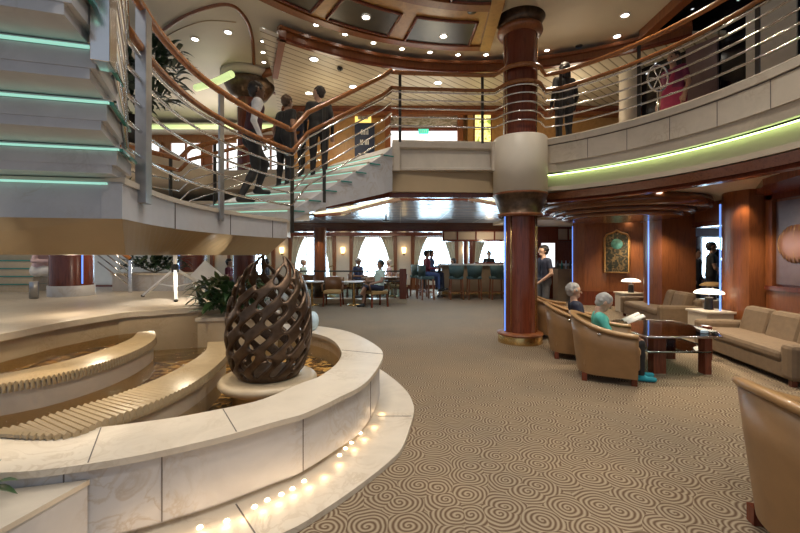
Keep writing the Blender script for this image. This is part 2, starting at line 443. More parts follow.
# --- lower ceiling / upper deck
right_arc = [p.to_2d() for p in arc(AC, AR + .12, -55, 47, 40)]
inner = right_arc + [Vector((2.05, 7.15)), Vector((1.6, 7.2)), Vector((-.1, 7.1)), Vector((-1.25, 8.45)), Vector((-1.9, 8.6)), Vector((-4.1, 8.8)), Vector((-4.45, 6.6)), Vector((-9, 6.6))]
lowpoly = inner[:-2] + [Vector((-9, 8.8))] + [Vector((-9, 18.6)), Vector((12, 18.6)), Vector((12, -2.5)), Vector((3, -2.5))]
struct('ceiling_lower', MB().prism(lowpoly, 2.63, 2.7), 'cream_lower', 'cream ceiling of the lower lounge', 'ceiling')
struct('floor_upper', MB().prism([p for p in inner] + [Vector((-9, 13)), Vector((12, 13)), Vector((12, -2.5)), Vector((3, -2.5))], 2.95, DECK), 'cream_lower', 'upper deck slab round the atrium', 'floor')

# --- curved marble balcony front on the right
bal = arc(AC, AR, -35, 53, 60)
SIDE = -1                                # offsets grow outward, away from the atrium centre
mb = MB()
mb.sweep(bal, [(0, 3.10), (.16, 3.10), (.16, 3.41), (0, 3.41)], side=SIDE)
mb.sweep(bal, [(-.025, 3.425), (.2, 3.425), (.2, 3.55), (.01, 3.55), (-.03, 3.52)], side=SIDE)
for a in range(-30, 50, 9):
    p = arc(AC, AR - .003, a, a + .12, 1); mb.sweep(p, [(0, 3.10), (.02, 3.10), (.02, 3.41), (0, 3.41)], side=SIDE, mi=1)
mb.sweep(bal, [(.0, 3.41), (.1, 3.41), (.1, 3.425), (.0, 3.425)], side=SIDE, mi=1)
struct('trim_1', mb, ['marble', 'joint'], 'curved pale marble balcony front of the upper deck', 'balcony')
mb = MB(); mb.sweep(bal, [(.05, 2.95), (.24, 2.95), (.24, 3.10), (.03, 3.10)], side=SIDE)
struct('trim_2', mb, 'marble_beige', 'grey beige lip under the curved marble balcony front', 'trim')
mb = MB(); mb.sweep(bal, [(.26, 2.60), (.5, 2.60), (.5, 2.98), (.22, 2.98)], side=SIDE)
struct('trim_3', mb, 'ceiling_cream', 'cream cove band under the balcony', 'trim')
mb = MB(); mb.sweep(bal, [(.17, 2.925), (.185, 2.925), (.185, 2.94), (.17, 2.94)], side=SIDE)
tag(mb.build('cove_light', 'cove_line'), 'long curved greenish cove light under the marble balcony front at right', 'light')
mb = MB()
mb.sweep(bal, [(.14, 2.49), (.34, 2.49), (.34, 2.61), (.12, 2.61)], side=SIDE)
mb.sweep(bal, [(.17, 2.44), (.32, 2.44), (.32, 2.49), (.19, 2.49)], side=SIDE, mi=1)
struct('trim_4', mb, ['wood_flat', 'mahogany'], 'stepped mahogany bands curving under the balcony', 'trim')

# --- straight balcony front between stair and column
chord = [Vector((-.13, 6.98, 0)), Vector((.7, 7.03, 0)), Vector((1.72, 7.1, 0))]
mb = MB()
mb.sweep(chord, [(0, 3.36), (.22, 3.36), (.22, 3.52), (0, 3.52), (-.05, 3.49), (-.05, 3.38)])
mb.sweep(chord, [(.03, 3.02), (.2, 3.02), (.2, 3.36), (.03, 3.36)], mi=1)
for x0, x1 in ((-.13, .0), (1.6, 1.74)): mb.bx(x0, x1, 6.93, 7.1, 2.97, 3.47)
mb.bx(-.02, 1.62, 7.0, 7.1, 2.99, 3.04)
struct('trim_5', mb, ['marble_beige', 'marble'], 'framed marble balcony front between the stair and the column', 'balcony', bevel=.008)
mb = MB(); mb.sweep(chord, [(.03, 2.62), (.25, 2.62), (.25, 3.0), (.06, 3.0)])
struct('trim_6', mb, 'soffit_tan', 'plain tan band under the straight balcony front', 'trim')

# --- lower ceiling with cove and gloss panels beyond the balcony
co = [(-2.3, 9.9), (-1.96, 9.4), (-.16, 7.2), (1.66, 7.25), (2.3, 7.6)]
ci = [(-2.3, 10.9), (-1.45, 10.25), (.05, 7.62), (1.25, 7.62), (2.3, 8.8)]
mb = MB().prism([Vector(p) for p in co] + [Vector(p) for p in ci][::-1], 2.615, 2.64)
tag(mb.build('cove_light', 'cove_yellow'), 'pale yellow cove light in the zigzag ceiling recess behind the balcony', 'light')
for i, (pp, nm) in enumerate(((co, 'outer'), (ci, 'inner'))):
    mb = MB().sweep([Vector((*p, 0)) for p in pp], [(-.07, 2.54), (.07, 2.54), (.07, 2.63), (-.07, 2.63)])
    struct('trim_%d' % (7 + i), mb, 'mahogany', '%s mahogany moulding of the zigzag ceiling cove' % nm, 'trim')
mb = MB().prism([Vector(p) for p in ci] + [Vector((4.2, 9.0)), Vector((4.2, 13.35)), Vector((-6, 13.35)), Vector((-6, 10.9))], 2.59, 2.612)
y = 8.0
while y < 13.2:
    mb.bx(-6 if y > 10.9 else -1.2, 4.2, y, y + .015, 2.585, 2.592, 1); y += .62
for x in (-3.6, -2.4, -1.2, 0, 1.2, 2.4, 3.6): mb.bx(x, x + .015, 9.0 if x > -1.3 else 11, 13.3, 2.585, 2.592, 1)
struct('ceiling_gloss', mb, ['white_gloss', 'steel_brushed'], 'glossy white ceiling panels reflecting the daylight', 'ceiling')
mb = MB().bx(-9, 4.4, 13.35, 13.75, 2.36, 2.63); mb.bx(-9, 4.4, 13.3, 13.8, 2.30, 2.37, 1)
struct('trim_9', mb, ['wood_flat', 'mahogany'], 'long mahogany ceiling beam in front of the window bay', 'beam')
mb = MB().bx(-12, 8, 17.55, 18.1, 2.36, 2.63)
struct('trim_10', mb, 'mahogany', 'mahogany pelmet above the far windows', 'beam')

# --- far window wall
WX = [-9.4, -6.66, -3.93, -1.2, 1.55, 4.25]
mb = MB().bx(-14, 9, 18.0, 18.15, 0, .5); mb.bx(-14, 9, 18.0, 18.15, 2.34, 2.7)
xs = [-14] + [k for w in WX for k in (w - .86, w + .86)] + [9]
for a, b in zip(xs[::2], xs[1::2]): mb.bx(a, b, 18.0, 18.15, .5, 2.34)
struct('wall_far', mb, 'cream_paint', 'cream wall with the row of windows at the far end', 'wall')
for i, w in enumerate(WX):
    fr = MB()
    for x in (-.83, -.28, .28, .83): fr.bx(w + x - .03, w + x + .03, 17.97, 18.03, .5, 2.34)
    fr.bx(w - .86, w + .86, 17.95, 18.03, .47, .53); fr.bx(w - .86, w + .86, 17.97, 18.03, 2.30, 2.36)
    o = struct('window_%d' % (i + 1), fr, 'white_paint', '%s window from the left in the far wall' % ORD[i], 'window')
    MB().bx(w - .86, w + .86, 18.08, 18.1, .5, 2.34).build('pane', 'daylight', o)
k = 0
for a, b in zip(xs[2:-2:2], xs[3:-2:2]):
    for x in (a + .1, b - .1):
        k += 1; struct('trim_%d' % (20 + k), MB().bx(x - .1, x + .1, 17.86, 18.0, 0, 2.36), 'wood_panel', '%s wood pilaster from the left along the far wall' % ['', 'first', 'second', 'third', 'fourth', 'fifth', 'sixth', 'seventh', 'eighth', 'ninth', 'tenth'][k], 'pilaster', bevel=.01)
struct('baseboard_far', MB().bx(-14, 9, 17.93, 18.0, 0, .18), 'mahogany', 'dark skirting below the far windows', 'baseboard')

# --- upper level: back wall, ceilings
UC = (1.4, 2.85); ZC = 5.6
mb = MB().bx(-3.0, 8.0, 10.4, 10.55, DECK, 5.3)
struct('wall_upper', mb, 'gold_wood', 'golden wood wall at the back of the upper deck', 'wall')
mb = MB(); mb.bx(-3.0, 8.0, 10.15, 10.4, 5.08, 5.3); mb.bx(-3.0, 8.0, 10.1, 10.4, 5.16, 5.22, 1)
struct('trim_40', mb, ['wood_panel', 'mahogany'], 'wood cornice along the upper back wall', 'trim')
# strip ceiling outside the wood fascia ring
ringo = [p.to_2d() for p in arc(UC, 5.42, 134, 48, 50)]
poly = [Vector((-2.7, 8.5)), Vector((-3.2, 10.5)), Vector((6, 10.5)), Vector((6, 6.85))] + ringo[::-1]
mb = MB().prism(poly, 5.3, 5.36)
struct('ceiling_strip', mb, 'strip_ceiling', 'cream slatted strip ceiling over the upper deck', 'ceiling')
fas = arc(UC, 5.40, 130.5, 48, 60)
mb = MB(); mb.sweep(fas, [(0, 5.285), (.1, 5.285), (.1, 5.47), (0, 5.47)], side=1)
mb.sweep(fas, [(-.05, 5.44), (.08, 5.44), (.08, 5.50), (-.05, 5.50)], side=1); mb.sweep(fas, [(-.03, 5.265), (.05, 5.265), (.05, 5.31), (-.03, 5.31)], side=1, mi=1)
e = Vector((UC[0] + 5.4 * math.cos(R(130.5)), UC[1] + 5.4 * math.sin(R(130.5)), 0))
mb.sweep([Vector((-2.72, 8.5, 0)), e], [(0, 5.265), (.12, 5.265), (.12, 5.5), (0, 5.5)])
struct('trim_41', mb, ['wood_panel', 'mahogany'], 'curved wood fascia between the cream ceiling band and the slatted ceiling', 'trim')
# flat cream ceiling of the atrium
poly = [Vector((4.42, 0)), Vector((4.42, 7.3)), Vector((4.9, 8.2)), Vector((4.9, 12.8)), Vector((-9, 12.8)), Vector((-9, -1)), Vector((4.42, -1))]
struct('ceiling', MB().prism(poly, ZC, ZC + .08), 'ceiling_cream', 'cream ceiling over the atrium', 'ceiling')
# coffered wood ring with dark glass panels
ring = arc(UC, 4.92, 152, 86, 50)
mb = MB(); mb.sweep(ring, [(0, 5.52), (-2.6, 5.52), (-2.6, 5.6), (0, 5.6)], side=1)
mb.sweep(ring, [(.04, 5.49), (-.12, 5.49), (-.12, 5.6), (.04, 5.6)], side=1, mi=1); mb.sweep(ring, [(-1.25, 5.47), (-1.42, 5.47), (-1.42, 5.55), (-1.25, 5.55)], side=1, mi=1)
mb.sweep([Vector((UC[0] + r * math.cos(R(86)), UC[1] + r * math.sin(R(86)), 0)) for r in (2.4, 4.92)], [(0, 5.46), (.2, 5.46), (.2, 5.56), (0, 5.56)])
struct('trim_42', mb, ['gold_wood', 'wood_panel'], 'curved golden wood ceiling ring with dark glass coffers', 'trim')
def coffer(a0, a1, r0, r1, lab, k):
    t = thing('ceiling_panel', lab, 'ceiling panel', (UC[0], UC[1], 5.5), 'dark glass coffers of the wood ceiling ring')
    pts = arc(UC, r1, a0, a1, 10) + arc(UC, r0, a1, a0, 10)
    MB().prism([p.to_2d() for p in pts], 5.505, 5.53).build('glass', 'dark_glass', t)
    MB().tube([p + Vector((0, 0, 5.505)) for p in pts], .03, 6, True).build('frame', 'mahogany', t)
coffer(110, 124, 4.02, 4.72, 'dark glass ceiling coffer with a lamp, left of the two largest', 0)
coffer(91, 106, 4.02, 4.78, 'dark glass ceiling coffer nearest the column, right of the two largest', 1)
coffer(127.5, 140, 4.02, 4.72, 'dark glass ceiling coffer cut by the top edge, leftmost', 2)
coffer(88, 100, 3.0, 3.5, 'dark glass ceiling coffer of the inner row near the column, at the top edge', 3)
# beam trims of the ceiling at upper left and upper right
mb = MB().tube(cr([U(150, 40, ZC), U(185, 16, ZC), U(225, 4, ZC), U(244, 16, ZC), U(252, 38, ZC), U(254, 66, ZC)], 8), .035, 6)
struct('trim_43', mb, 'wood_panel', 'thin curved wood moulding on the ceiling at upper left', 'trim')
mb = MB().tube(cr([U(158, 42, ZC), U(178, 30, ZC), U(205, 21, ZC), U(236, 22, ZC)], 8), .012, 6)
struct('trim_44', mb, 'soffit_tan', 'fine curved line on the cream ceiling at upper left', 'trim')
mb = MB().bx(4.36, 4.52, -1, 7.3, 5.44, 5.62)
struct('trim_45', mb, 'wood_panel', 'wood moulding along the right edge of the cream ceiling', 'trim')
mb = MB().bx(4.4, 9, -1, 10.6, 5.7, 5.78); struct('ceiling_dark', mb, 'star_wall', 'black ceiling over the upper deck at right', 'ceiling')
mb = MB().prism([Vector((4.92, 8.15)), Vector((7.4, 3.4)), Vector((7.5, 3.45)), Vector((5.02, 8.2))], DECK, 5.72)
struct('wall_stars', mb, 'star_wall', 'black upper deck wall dotted with small lights and painted lamp reflections', 'wall')
for i, (px, w) in enumerate(((703, .5), (772, .62))):
    t = (px - 640) / (1120 - 640.)
    a = Vector((4.92, 8.15)); b = Vector((7.4, 3.4)); d = (b - a).normalized()
    s = 0.; dirp = (px - 400) / F
    s = (a.x - dirp * a.y) / (dirp * d.y - d.x); c = a + d * s - Vector((-d.y, d.x)) * .04
    o = MB().box((c.x, c.y, 4.45), (w, .05, 2.1), math.atan2(d.y, d.x)).build('wall_panel', 'cream_paint' if i else 'panel_mauve')
    tag(o, ['dim tall panel on the black upper wall behind the woman in red', 'pale tall panel on the black upper wall at far right'][i], 'panel')
# left upper background
mb = MB().bx(-9, -3.3, 12.6, 12.75, DECK, 5.6); struct('wall_upper_left', mb, 'wood_panel', 'wood wall at the back of the upper deck at left', 'wall')
for i, (x0, x1) in enumerate(((-8.6, -7.5), (-7.2, -6.2), (-5.9, -4.9), (-4.6, -3.5))):
    fr = MB()
    for x in (x0, (x0 + x1) / 2, x1): fr.bx(x - .03, x + .03, 12.5, 12.6, 3.7, 5.05)
    fr.bx(x0, x1, 12.5, 12.6, 3.67, 3.73); fr.bx(x0, x1, 12.5, 12.6, 5.02, 5.08)
    o = struct('window_%d' % (10 + i), fr, 'wood_panel', '%s pale window from the left on the upper deck' % ORD[i], 'window')
    MB().bx(x0, x1, 12.56, 12.58, 3.7, 5.05).build('pane', 'screen_white', o)
mb = MB().bx(-9, -3.3, 11.62, 11.72, 5.2, 5.3); tag(mb.build('cove_light', 'cove_green'), 'greenish cove light above the pale windows at upper left', 'light')
mb = MB().tube(cr([A(196, 88, 8.6), A(215, 82, 8.3), A(232, 74, 8.0)], 6), .07, 8); tag(mb.build('cove_light', 'cove_green'), 'short slanting greenish cove light beside the far upper column', 'light')
mb = MB().bx(-9, -3.3, 11.75, 12.6, 5.3, 5.4); struct('ceiling_upper_left', mb, 'ceiling_cream', 'dropped ceiling over the upper left windows', 'ceiling')

# ================================================================== LOWER RIGHT WALLS
def pier(name, c, w, d, z1, lab, rz=0):
    t = thing(name, lab, 'pier', (c[0], c[1], 0), None, 'structure')
    b = MB(); n = 14; pts = []
    M = Matrix.Rotation(rz, 2)
    for i in range(n + 1):
        q = PI * i / n; pts.append(M @ Vector((-d * .5 - math.sin(q) * d * .22, -w / 2 + w * i / n)) + Vector(c))
    pts += [M @ Vector((d * .5, w / 2)) + Vector(c), M @ Vector((d * .5, -w / 2)) + Vector(c)]
    b.prism(pts, 0, z1); b.build('pier_body', 'wood_panel', t)
    return t
mb = MB().prism([Vector((6.2, 3.0)), Vector((6.2, 6.72)), Vector((6.6, 6.72)), Vector((6.6, 3.0))], 0, 2.66)
struct('wall_right', mb, 'wood_panel', 'wood panelled wall beside the near sofa', 'wall')
mb = MB().bx(6.13, 6.2, 3.0, 6.7, 0, .95); mb.bx(6.10, 6.2, 3.0, 6.7, .93, 1.0, 1); mb.bx(6.12, 6.2, 3.0, 6.72, 2.42, 2.6, 1)
for y in (6.58, 5.5): mb.bx(6.12, 6.2, y, y + .12, .95, 2.5)
struct('trim_50', mb, ['wood_panel', 'mahogany'], 'raised wood framing on the wall behind the near sofa', 'trim')
t = pier('trim_51', (6.35, 7.1), .78, .7, 2.66, 'rounded wood pier left of the round wall disc', R(-12))
t = pier('trim_52', (6.28, 9.35), .85, .7, 2.66, 'rounded wood pier left of the dark doorway', R(-8))
mb = MB().bx(6.55, 6.75, 7.5, 9.0, 2.2, 2.66); mb.bx(6.55, 6.75, 9.15, 9.4, 0, 2.4, 1); mb.bx(6.5, 6.8, 7.44, 9.0, 2.12, 2.22, 1)
struct('trim_53', mb, ['wood_panel', 'mahogany'], 'wood lintel and dark jamb of the doorway', 'trim')
o = struct('window_8', MB().bx(4.86, 5.4, 13.86, 13.9, 1.05, 1.98), 'mahogany', 'small bright window behind the standing man', 'window'); MB().bx(4.9, 5.36, 13.84, 13.865, 1.1, 1.93).build('pane', 'screen_white', o)
# room beyond the doorway
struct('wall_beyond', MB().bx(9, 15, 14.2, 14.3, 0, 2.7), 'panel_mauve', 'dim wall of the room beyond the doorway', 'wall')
fr = MB()
for x in (10.6, 11.45, 12.3): fr.bx(x - .04, x + .04, 14.08, 14.2, .7, 2.15)
fr.bx(10.6, 12.3, 14.08, 14.2, .67, .73); fr.bx(10.6, 12.3, 14.08, 14.2, 2.12, 2.18)
o = struct('window_9', fr, 'white_paint', 'bright window seen through the doorway', 'window'); MB().bx(10.6, 12.3, 14.15, 14.17, .7, 2.15).build('pane', 'daylight', o)
struct('ceiling_beyond', MB().bx(6.9, 15, 7.5, 14.3, 2.45, 2.5), 'white_gloss', 'glossy ceiling of the room beyond the doorway', 'ceiling')
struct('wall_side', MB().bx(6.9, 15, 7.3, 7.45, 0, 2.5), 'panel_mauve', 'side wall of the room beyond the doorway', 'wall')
# painting wall
pw = [Vector((5.35, 12.4)), Vector((5.6, 12.15)), Vector((6.2, 12.0)), Vector((7.0, 11.4)), Vector((7.12, 11.2))]
mb = MB().sweep([Vector((p.x, p.y, 0)) for p in pw], [(0, 0), (.3, 0), (.3, 2.66), (0, 2.66)], side=1)
struct('wall_painting', mb, 'wood_panel', 'curved golden brown wood wall carrying the painting', 'wall')
mb = MB().sweep([Vector((p.x, p.y, 0)) for p in pw], [(-.04, 0), (.02, 0), (.02, .42), (-.04, .42)], side=1)
struct('baseboard_right', mb, 'mahogany', 'dark skirting of the curved wood wall', 'baseboard')
struct('wall_bar', MB().bx(4.05, 5.5, 13.9, 14.05, 0, 2.66), 'mahogany', 'dark wood wall behind the standing man', 'wall')
struct('wall_bar_far', MB().bx(5.2, 9, 17.0, 17.1, 0, 2.66), 'mahogany', 'dark wall at the far right end of the bar', 'wall')
# stepped round wood canopy
t = thing('trim_54', 'round stepped mahogany ceiling canopy over the far sofa', 'canopy', (4.73, 8.6, 2.4), None, 'structure')
for r, z0, z1, m, nm, cx in ((1.57, 2.42, 2.62, 'wood_flat', 'upper_ring', 4.73), (1.32, 2.345, 2.43, 'wood_flat', 'middle_ring', 4.72), (1.12, 2.28, 2.355, 'wood_flat', 'lower_ring', 4.70)):
    MB().lathe([(0, z1), (r, z1), (r + .03, (z0 + z1) / 2), (r, z0), (r - .25, z0), (0, z0 + .01)], (cx, 8.6, 0), 56).build(nm, m, t)
mb = MB().prism([Vector((3.1, 11.2)), Vector((7.2, 11.2)), Vector((7.2, 14)), Vector((3.1, 14))], 2.50, 2.63)
struct('ceiling_tray', mb, 'cream_lower', 'cream ceiling in front of the painting wall', 'ceiling')
mb = MB().prism([Vector((4.4, 3)), Vector((6.6, 3)), Vector((6.6, 6.75)), Vector((6.0, 6.75)), Vector((5.35, 5.9))], 2.52, 2.64)
struct('ceiling_wood', mb, 'mahogany', 'dark wood ceiling over the near sofa', 'ceiling')

# ================================================================== STAIRCASE
edge = [Vector((-1.82, 2.62, 0)), Vector((-1.97, 3.25, 0)), Vector((-2.03, 3.9, 0)), Vector((-1.97, 4.5, 0)), Vector((-1.82, 5.1, 0)), Vector((-1.60, 5.65, 0))]
edge = cr(edge, 6)
outer = cr([Vector((-3.9, 2.25, 0)), Vector((-4.0, 3.2, 0)), Vector((-4.0, 4.4, 0)), Vector((-3.85, 5.4, 0)), Vector((-3.5, 6.2, 0))], 6)
st = thing('staircase', 'sweeping marble staircase with lit glass tread edges and a landing over the fountain', 'staircase', (-2.6, 4.0, LND))
land = [p.to_2d() for p in edge] + [p.to_2d() for p in outer][::-1]
MB().prism(land, LND - .02, LND).build('landing', 'marble_beige', st)
# landing fascia and soffit
mb = MB()
for pth, sd in ((edge, 1), (outer, -1)):
    mb.sweep(pth, [(0, 1.74), (.12, 1.74), (.12, LND - .02), (0, LND - .02)], side=sd)
mb.sweep(edge, [(-.015, LND - .03), (.1, LND - .03), (.1, LND + .012), (-.015, LND + .012)], mi=2)
for i in (9, 19, 27):
    p = edge[i]; n = (edge[i + 1] - edge[i - 1]).normalized(); mb.box(p + Vector((0, 0, 1.865)), (.006, .012, .25), math.atan2(n.y, n.x) , 1)
a, b = outer[0], edge[0]; mb.sweep([a, b], [(0, 1.74), (.1, 1.74), (.1, LND - .02), (0, LND - .02)])
mb.build('landing_fascia', ['marble_cool', 'joint', 'marble_beige'], st)  # cool marble puts the bluish window light into the fascia colour
cc = sum((Vector((p[0], p[1])) for p in land), Vector((0, 0))) / len(land)
low = []
for p in land:
    q = Vector((p[0], p[1])); dr = (cc - q); low.append(q + dr.normalized() * .30 if dr.length else q)
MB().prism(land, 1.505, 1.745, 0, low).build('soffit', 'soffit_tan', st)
def tread(quad, z, zlow, front, right):
    """quad: near-right, near-left, far-left, far-right; front = list of edge corner pairs that show lit glass"""
    q = [Vector((p[0], p[1])) for p in quad]; c = sum(q, Vector((0, 0))) / 4
    def ins(k): return [p + (c - p).normalized() * k for p in q]
    m = MB(); m.prism(ins(.015), z - .112, z - .026); m.prism(ins(.045), zlow, z - .112); m.prism(ins(-.008), z - .009, z)
    o = m.build('tread', 'marble_grey', st)  # grey carries the cool light on these near treads in its colour
    return o
LF = [((-1.82, 2.66), (-3.3, 2.42)), ((-1.74, 2.48), (-2.75, 2.26)), ((-1.576, 2.17), (-2.5, 1.93)), ((-1.45, 1.93), (-2.25, 1.70)), ((-1.38, 1.70), (-2.1, 1.47)), ((-1.33, 1.48), (-2.0, 1.25)), ((-1.30, 1.27), (-1.95, 1.02))]
def ext(a, b, l): d = (Vector(b) - Vector(a)).normalized(); return Vector(a) + d * l
for i, (r_, l_) in enumerate(LF):
    if i == 0:
        z = LND; continue
    z = LND + RISE * i; r_ = Vector(r_); d = (Vector(l_) - r_).normalized(); back = Vector((-.14, .38)).normalized()
    far = Vector(LF[i - 1][0]) + back * .18
    q = [r_, r_ + d * 2.0, far + d * 2.0, far]
    o = tread(q, z, z - .163, 0, 0)
    g = MB(); n = Vector((d.y, -d.x)); n = n if n.y < 0 else -n
    a = r_ + n * .006; b = a + d * 2.0
    g.bar((a.x, a.y, z - .017), (b.x, b.y, z - .017), .02, .010, 0)
    g.bar((r_.x + .012, r_.y, z - .018), (far.x + .012, far.y, z - .018), .02, .018, 1)
    g.build('glass_edge', ['led_edge', 'glass_edge'], o)
g = MB(); g.bar((-1.9, 2.595, LND - .034), (-3.85, 2.195, LND - .034), .02, .012, 0); g.build('glass_edge', 'led_edge', st)
# flight up to the deck on the far side
RFpx = [(297, 209.7), (313.5, 198.5), (326, 189.2), (338, 180), (352, 171), (366, 161.7), (378.7, 152.7)]
RFp = [U(px, py, LND + RISE * (i + 1)).to_2d() for i, (px, py) in enumerate(RFpx)]
RFp = [Vector((-1.60 + 1.44 * i / 6.6, 5.86 + .93 * i / 6.6)) for i in range(7)]
top = Vector((-.13, 6.85))
bot = [(291, 221), (309, 213), (322, 207.5), (334, 204), (347, 200.5), (360, 197.), (374, 194), (389, 191)]
RD = []
for i in range(8):
    a = R(168 - 5.0 * i); RD.append(Vector((math.cos(a), math.sin(a))))
rp = RFp + [top]
for i in range(7):
    z = LND + RISE * (i + 1); a = rp[i]; b = rp[i + 1] + Vector((-.0, .0)); w = 1.75
    q = [a, a + RD[i] * w, b + RD[i + 1] * w + RD[i + 1] * 0 + Vector((0, .22)), b + Vector((.02, .03))]
    m = MB(); m.prism(q, z - .15, z - .022); m.prism([Vector(a) + (Vector(p) - Vector(a)) * .999 for p in q], z - .012, z + .015)
    o = m.build('tread', 'marble', st)
    g = MB(); n = Vector((RD[i].y, -RD[i].x)); n = n if n.y < 0 else -n
    p0 = a + n * .012 + RD[i] * .05; p1 = a + n * .012 + RD[i] * 1.7
    g.bar((p0.x, p0.y, z - .017), (p1.x, p1.y, z - .017), .014, .011, 0)
    p2 = a + Vector((.16, .10)); g.bar((a.x + .02, a.y - .01, z - .017), (p2.x + .02, p2.y - .01, z - .017), .014, .018, 1)
    g.build('glass_edge', ['led_edge', 'glass_edge'], o)
# stringer wall and sloping soffit of that flight
vs = []; fs = []
for i in range(8):
    p = rp[i]; z = LND + RISE * (i + 1) - .02 if i < 7 else DECK
    zb = CZ + (HY - bot[i][1]) / F * p.y
    q = p + RD[i] * 1.75
    vs += [(p.x, p.y - .005, z), (p.x, p.y - .005, zb), (q.x, q.y, zb), (q.x, q.y, z)]
for i in range(7):
    for j in range(4): fs.append((i * 4 + j, i * 4 + (j + 1) % 4, i * 4 + 4 + (j + 1) % 4, i * 4 + 4 + j))
fs += [(0, 1, 2, 3), (28, 29, 30, 31)]
MB().add(vs, fs).build('stringer', 'marble_cool', st)
m = MB(); p = edge[-1]; q = rp[0]
m.prism([p.to_2d(), q + Vector((0, 0)), q + RD[0] * 1.75, outer[-1].to_2d()], 1.76, LND); m.build('landing', 'marble_beige', st)

# ================================================================== RAILINGS
def railing(name, lab, cat, path, rails, posts, plate=(.02, .06), foot=-.05, parent_loc=None, zpost=None):
    """rails: (height, radius, material, part name); posts: (index, width, material)"""
    t = thing(name, lab, cat, path[0])
    for h, r, mt, nm in rails:
        MB().tube([p + Vector((0, 0, h)) for p in path], r, 8, sq=(1.25 if 'hand' in nm else 1)).build(nm, mt, t)
    for i, w, mt in posts:
        p = path[i]; d = (path[min(i + 1, len(path) - 1)] - path[max(i - 1, 0)]); rz = math.atan2(d.y, d.x)
        zt = max(x[0] for x in rails) - .02
        MB().box(p + Vector((0, 0, (zt + foot) / 2)), (w, .022 if w < .1 else w * .6, zt - foot), rz).build('post', mt, t, bevel=.004)
    return t
RAILS = [(1.30, .032, 'handrail_wood', 'handrail'), (1.00, .027, 'handrail_wood', 'lower_handrail'), (.93, .016, 'chrome', 'rod'), (.76, .014, 'chrome', 'rod'), (.57, .014, 'chrome', 'rod'), (.39, .014, 'chrome', 'rod'), (.21, .014, 'chrome', 'rod')]
lp = [Vector((p.x + .02, p.y, LND)) for p in edge]
railing('stair_railing', 'curved wood and chrome railing along the inner edge of the stair landing', 'railing', lp, RAILS, [(3, .12, 'steel_brushed'), (17, .085, 'steel_brushed')], foot=-.12)
fl = [Vector((-1.60, 5.66, LND)), Vector((-1.575, 5.84, LND + .03))] + [Vector((p.x, p.y, LND + RISE * (i + 1))) for i, p in enumerate(RFp)][1:] + [Vector((top.x - .02, top.y, DECK))]
railing('stair_railing', 'wood and chrome railing climbing the upper stair flight to the deck', 'railing', fl, RAILS, [(1, .06, 'post_dark'), (3, .05, 'post_dark')], foot=-.2)
ne = [Vector((r[0][0] + .02, r[0][1], LND + RISE * i)) for i, r in enumerate(LF)]
ne[0] = Vector((-1.80, 2.62, LND))
railing('stair_railing', 'steep chrome and wood railing of the near stair flight at upper left', 'railing', ne, [(h, r * (1.5 if 'rod' in nm else 1), mt, nm) for h, r, mt, nm in RAILS], [(3, .13, 'chrome')], foot=-.1)
op = [Vector((p.x + .08, p.y, LND)) for p in outer]
railing('stair_railing', 'wood and chrome railing along the outer edge of the landing', 'railing', op, [(1.0, .03, 'handrail_wood', 'handrail'), (.82, .025, 'handrail_wood', 'lower_handrail')] + [(h, .012, 'chrome', 'rod') for h in (.66, .5, .34, .18)], [(3, .05, 'post_dark'), (14, .05, 'post_dark'), (23, .05, 'post_dark')])
of = [op[-1]] + [Vector((q.x, q.y, LND + RISE * (i + 1))) for i, q in enumerate([rp[k] + RD[k] * 1.7 for k in range(7)])]
railing('stair_railing', 'far side wood and chrome railing of the upper flight behind the climbing people', 'railing', of, [(1.0, .03, 'handrail_wood', 'handrail'), (.82, .025, 'handrail_wood', 'lower_handrail')] + [(h, .012, 'chrome', 'rod') for h in (.66, .5, .34, .18)], [(2, .05, 'post_dark'), (6, .05, 'post_dark')])
# upper deck railing, bulging round the column
CX, CY = 2.09, 6.97
dp = [Vector((-.15, 6.90, 0)), Vector((0, 6.94, 0)), Vector((.7, 6.99, 0)), Vector((1.45, 7.04, 0)), Vector((1.66, 7.03, 0))] + [Vector((CX + .36 * math.cos(R(a)), CY + .36 * math.sin(R(a)), 0)) for a in range(195, 350, 12)] + [Vector((2.55, 7.02, 0))]
dp += [p for p in arc((AC[0], AC[1]), AR + .07, 49, -35, 42)]
dp = [Vector((p.x, p.y, DECK)) for p in dp]
DR = [(1.30, .032, 'handrail_wood', 'handrail'), (1.03, .027, 'handrail_wood', 'lower_handrail'), (.965, .018, 'chrome', 'rod'), (.83, .015, 'chrome', 'rod'), (.68, .015, 'chrome', 'rod'), (.53, .015, 'chrome', 'rod'), (.38, .015, 'chrome', 'rod')]
def nearest(path, px):
    return min(range(len(path)), key=lambda i: abs(path[i].x / path[i].y * F + 400 - px) + (9e3 if path[i].y < .4 else 0))
post_i = [1, 3, len(dp) - 42 - 1] + [nearest(dp, 642), nearest(dp, 755)]
railing('balcony_railing', 'upper deck railing with wood handrails and chrome rods curving round the column', 'railing', dp, DR, [(i, .05, 'post_dark') for i in post_i], foot=.1)
